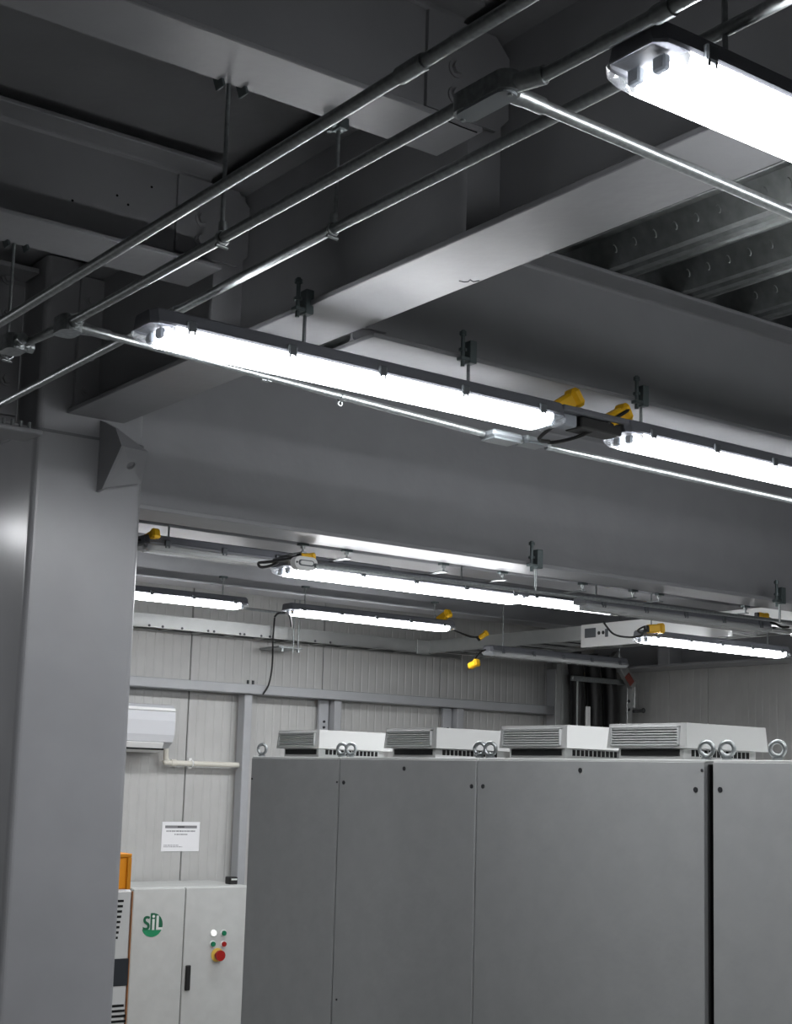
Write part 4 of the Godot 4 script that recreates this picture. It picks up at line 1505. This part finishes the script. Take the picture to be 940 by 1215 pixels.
func make_hangers() -> void:
	# conduit rods
	hanger("thin rod with two hooked straps holding the conduit of the small box", Vector3(1.300, Y(1.333), -2.365), Y(1.04), 1, "")
	conduit_strap("strap on the conduit of the small box, under its rod", Vector3(1.302, Y(1.02), -2.365), 0.012)
	var t2 := Vector3(1.556, Y(1.31), -2.36)
	hanger("rod with a square clamp holding the conduit nearest the long beam", t2, Y(1.115), 0, "")
	conduit_strap("strap on the conduit nearest the long beam, under its rod", Vector3(1.551, Y(1.10), -2.36), 0.012)
	hanger("thin rod at the column end of the conduits", Vector3(1.311, Y(1.333), -3.475), Y(1.03), 1, "")
	conduit_strap("strap with a shiny bolt at the column end of the conduits", Vector3(1.285, Y(1.02), -3.40), 0.014)
	# front light row
	hanger("rod clamp on the long beam's edge over the first front light", Vector3(1.843, Y(1.118), -2.915), Y(1.04), 0, "")
	hanger("rod clamp on the lit beam over the first front light", Vector3(2.381, Y(1.105), -2.94), Y(1.04), 0, "")
	hanger("rod clamp on the lit beam over the light right of the yellow plugs", Vector3(3.036, Y(1.105), -2.94), Y(1.04), 0, "")
	hanger("rod clamp over the far end of the second front light", Vector3(4.0, Y(1.105), -2.94), Y(1.04), 0, "")
	for x in [1.55, 2.50]:
		hanger("rod from the ceiling over the light under the long beam", Vector3(x, Y(1.139 if x > 1.84 and x < 2.05 else 1.575), -1.335), Y(1.04), 2, "rods over the light under the long beam")
	# girder: near edge
	for p in [[636, 671, "rod clamp on the girder's near edge over the bright conduit"], [925, 709, "rod clamp on the girder's near edge by the rounded tray end"]]:
		var c := pz(p[0], p[1], -4.395)
		hanger(p[2], Vector3(c.x, Y(0.868), -4.395), Y(0.78), 0, "", 1.25)
	# girder: far edge
	for p in [[360, 648], [412, 657], [527, 672], [597, 682], [692, 696], [752, 706], [783, 709], [885, 723]]:
		var c := pz(p[0], p[1], -4.61)
		var h := hanger("short rod clamp along the girder's back edge", Vector3(c.x, Y(0.876), -4.612), Y(0.845), 2, "short rods along the girder's back edge", 0.9)
		var arm := mb()
		box(arm, Vector3(c.x - 0.012, Y(0.8425), -4.76), Vector3(c.x + 0.012, Y(0.8470), -4.600), 0.001)
		obj("foot_strap", arm, M.zinc, h)
	# rods of the lights behind
	for e in [[200, 640, -5.41, 1.575, 0.97, "rod over the unlit light next to the column"], [265, 690, -7.345, 1.139, 1.03, "rod over the back light whose end is beside the column"], [516, 730, -7.345, 1.139, 1.03, "rod by the yellow plug at the back light's end"], [362, 715, -7.345, 1.139, 1.03, "rod over the near end of the back light with a yellow plug"]]:
		var c := pz(e[0], e[1], e[2])
		hanger(e[5], Vector3(c.x, Y(e[3]), e[2] if e[3] > 1.2 else e[2]), Y(e[4]), 2, "", 1.0)
	for p in [[597, 750, "long rod down to the unlit light by the upright cable ladder"], [735, 770, "second rod of the unlit light by the upright cable ladder"]]:
		var c := pz(p[0], p[1], -7.30)
		hanger(p[2], Vector3(c.x, Y(1.575), -7.30), Y(0.895), 2, "")
	for x in [6.0, 7.0]:
		hanger("rod down to the lit light below the turning cable tray", Vector3(x, Y(1.575), -5.724), Y(0.875), 2, "rods of the light below the turning tray")
	for x in [4.4, 5.3]:
		hanger("rod of the half-seen lit light behind the girder", Vector3(x, Y(1.575), -5.45), Y(0.965), 2, "rods of the half-seen lit light")
	# trapeze under the back tray
	var a := pz(334, 768, -8.46); var b := pz(352, 766, -8.46)
	var tz := thing("tray_trapeze", "small trapeze bracket with twin rods under the back cable tray", "bracket", Vector3(a.x, a.y, -8.46))
	var st := mb()
	box(st, Vector3(a.x - 0.03, a.y - 0.006, -8.70), Vector3(b.x + 0.04, a.y + 0.008, -8.44), 0.002)
	obj("bar", st, M.zinc, tz)
	for x in [b.x - 0.03, b.x + 0.01]:
		st = mb()
		rod(st, Vector3(x, a.y - 0.03, -8.455), Vector3(x, Y(1.575), -8.455), 0.005, 8)
		obj("rod", st, M.zinc, tz)
	for x in [a.x, b.x + 0.01]:
		st = mb()
		rod(st, Vector3(x, a.y - 0.028, -8.45), Vector3(x, a.y - 0.006, -8.45), 0.012, 8)
		obj("nut", st, M.zinc, tz)

# ---------------------------------------------------------------- yellow plugs and their flex
func plug(label: String, c: Vector3, dir: Vector3, flex: Array, s := 1.0) -> void:
	var o := thing("yellow_plug", label, "plug", c)
	var d := dir.normalized()
	var side := d.cross(Vector3.UP).normalized()
	var up := side.cross(d)
	var t := Transform3D(Basis(d, up, side), c)
	var st := mb()
	box_in(st, t, Vector3(0.058, 0.036, 0.034) * s, 0.006 * s)
	obj("body", st, M.plug_yellow, o)
	st = mb()
	box_in(st, Transform3D(t.basis, c + d * 0.040 * s), Vector3(0.026, 0.044, 0.042) * s, 0.008 * s)
	obj("cap", st, M.plug_yellow, o)
	st = mb()
	box_in(st, Transform3D(t.basis, c - d * 0.034 * s), Vector3(0.014, 0.030, 0.028) * s, 0.003 * s)
	obj("collar", st, M.black, o)
	if flex:
		st = mb()
		tube(st, curve(flex, 7), 0.0055, 8)
		obj("flex", st, M.cable, o)

func make_plugs() -> void:
	var z := -2.95
	var a := pz(667, 482, z)
	plug("chunky yellow plug on the end of the first front light", a, Vector3(0.8, 0.55, 0.1), [a + Vector3(0.02, -0.02, 0), pz(664, 500, z), pz(640, 520, -3.02), pz(652, 524, -3.02)], 1.3)
	# bracket between the two front lights, with the dark joint
	var j := thing("light_joint", "dark joint bracket bridging the two front lights", "bracket", pz(690, 512, -2.93))
	var st := mb()
	box(st, Vector3(2.66, Y(1.018), -2.965), Vector3(2.915, Y(1.034), -2.865), 0.003)
	obj("plate", st, M.housing, j)
	st = mb()
	box(st, Vector3(2.74, Y(0.985), -2.95), Vector3(2.90, Y(1.018), -2.88), 0.004)
	obj("cover", st, M.black, j)
	st = mb()
	box(st, Vector3(2.675, Y(0.985), -2.94), Vector3(2.735, Y(1.018), -2.89), 0.004)
	obj("bracket", st, M.holder, j)
	var b := pz(728, 497, -2.90)
	plug("slanting yellow plug with black flex by the second front light", b, Vector3(0.85, 0.5, 0.0), [b + Vector3(0.04, 0.03, 0.02), b + Vector3(0.0, 0.005, 0.025), pz(705, 510, -2.90), pz(680, 520, -2.96), pz(655, 525, -3.05), pz(636, 523, -3.08)], 1.2)
	var c := pz(178, 637, -5.38)
	plug("round yellow plug on the unlit light beside the column", c, Vector3(0.2, 0.3, 1), [c, pz(172, 640, -5.40), pz(160, 641, -5.42), pz(140, 643, -5.45)], 0.95)
	var d := pz(362, 661, -4.62)
	plug("yellow plug lying behind the white oval box", d, Vector3(1, 0.05, 0), [d + Vector3(-0.03, 0, 0), pz(340, 664, -4.62), pz(318, 667, -4.62), pz(307, 668, -4.62), pz(310, 673, -4.62), pz(322, 671, -4.62), pz(330, 667, -4.62)], 0.8)
	var e := pz(525, 733, -7.34)
	plug("yellow plug above the end of the back light", e, Vector3(0.3, 0.6, 1), [e, pz(530, 743, -7.34), pz(552, 753, -7.33), pz(568, 757, -7.32)], 1.3)
	var f := pz(572, 755, -7.31)
	plug("yellow hooked plug on the turning tray's flex", f, Vector3(0.7, 0.6, 0.3), [f, pz(560, 756, -7.32), pz(548, 752, -7.33)], 0.9)
	var g := pz(561, 789, -7.28)
	plug("yellow plug dangling below the unlit light by the ladder", g, Vector3(0, 0.3, 1), [g, pz(563, 783, -7.28), pz(569, 775, -7.29), pz(576, 771, -7.30)], 1.1)
	var h := pz(775, 746, -5.62)
	plug("yellow plug with looped flex above the light below the turning tray", h, Vector3(1, 0.1, 0.2), [h + Vector3(-0.04, 0, 0), pz(762, 751, -5.62), pz(757, 748, -5.62), pz(765, 744, -5.62), pz(761, 754, -5.62), pz(745, 756, -5.62), pz(728, 752, -5.62), pz(716, 738, -5.62)], 1.3)
	var k := pz(903, 731, -4.72)
	plug("yellow plug half hidden by the unlit light along the girder", k, Vector3(1, -0.05, 0), [k + Vector3(0.03, 0, 0), pz(918, 736, -4.72), Vector3(5.76, Y(0.838), -4.72), Vector3(5.72, Y(0.825), -4.715)], 0.9)
	# loose flexes
	var loose := [["black flex loop hanging between the two back lights", [pz(326, 732, -7.36), pz(330, 728, -7.36), pz(338, 727, -7.36), pz(344, 732, -7.36), pz(346, 744, -7.36)]],
		["thin black flex hanging down the back wall to the rail", [pz(326, 733, -8.48), pz(324, 760, -8.48), pz(323, 790, -8.52), pz(319, 812, -8.54), pz(312, 824, -8.55)]],
		["black drip flex draped over the light below the turning tray", [Vector3(5.745, Y(0.83), -4.70), pz(920, 740, -4.62), pz(928, 744, -4.55), pz(936, 744, -4.5)]]]
	for l in loose:
		var o := thing("flex", l[0], "cable", l[1][0])
		st = mb()
		tube(st, curve(l[1], 7), 0.006, 8)
		obj("sheath", st, M.cable, o)
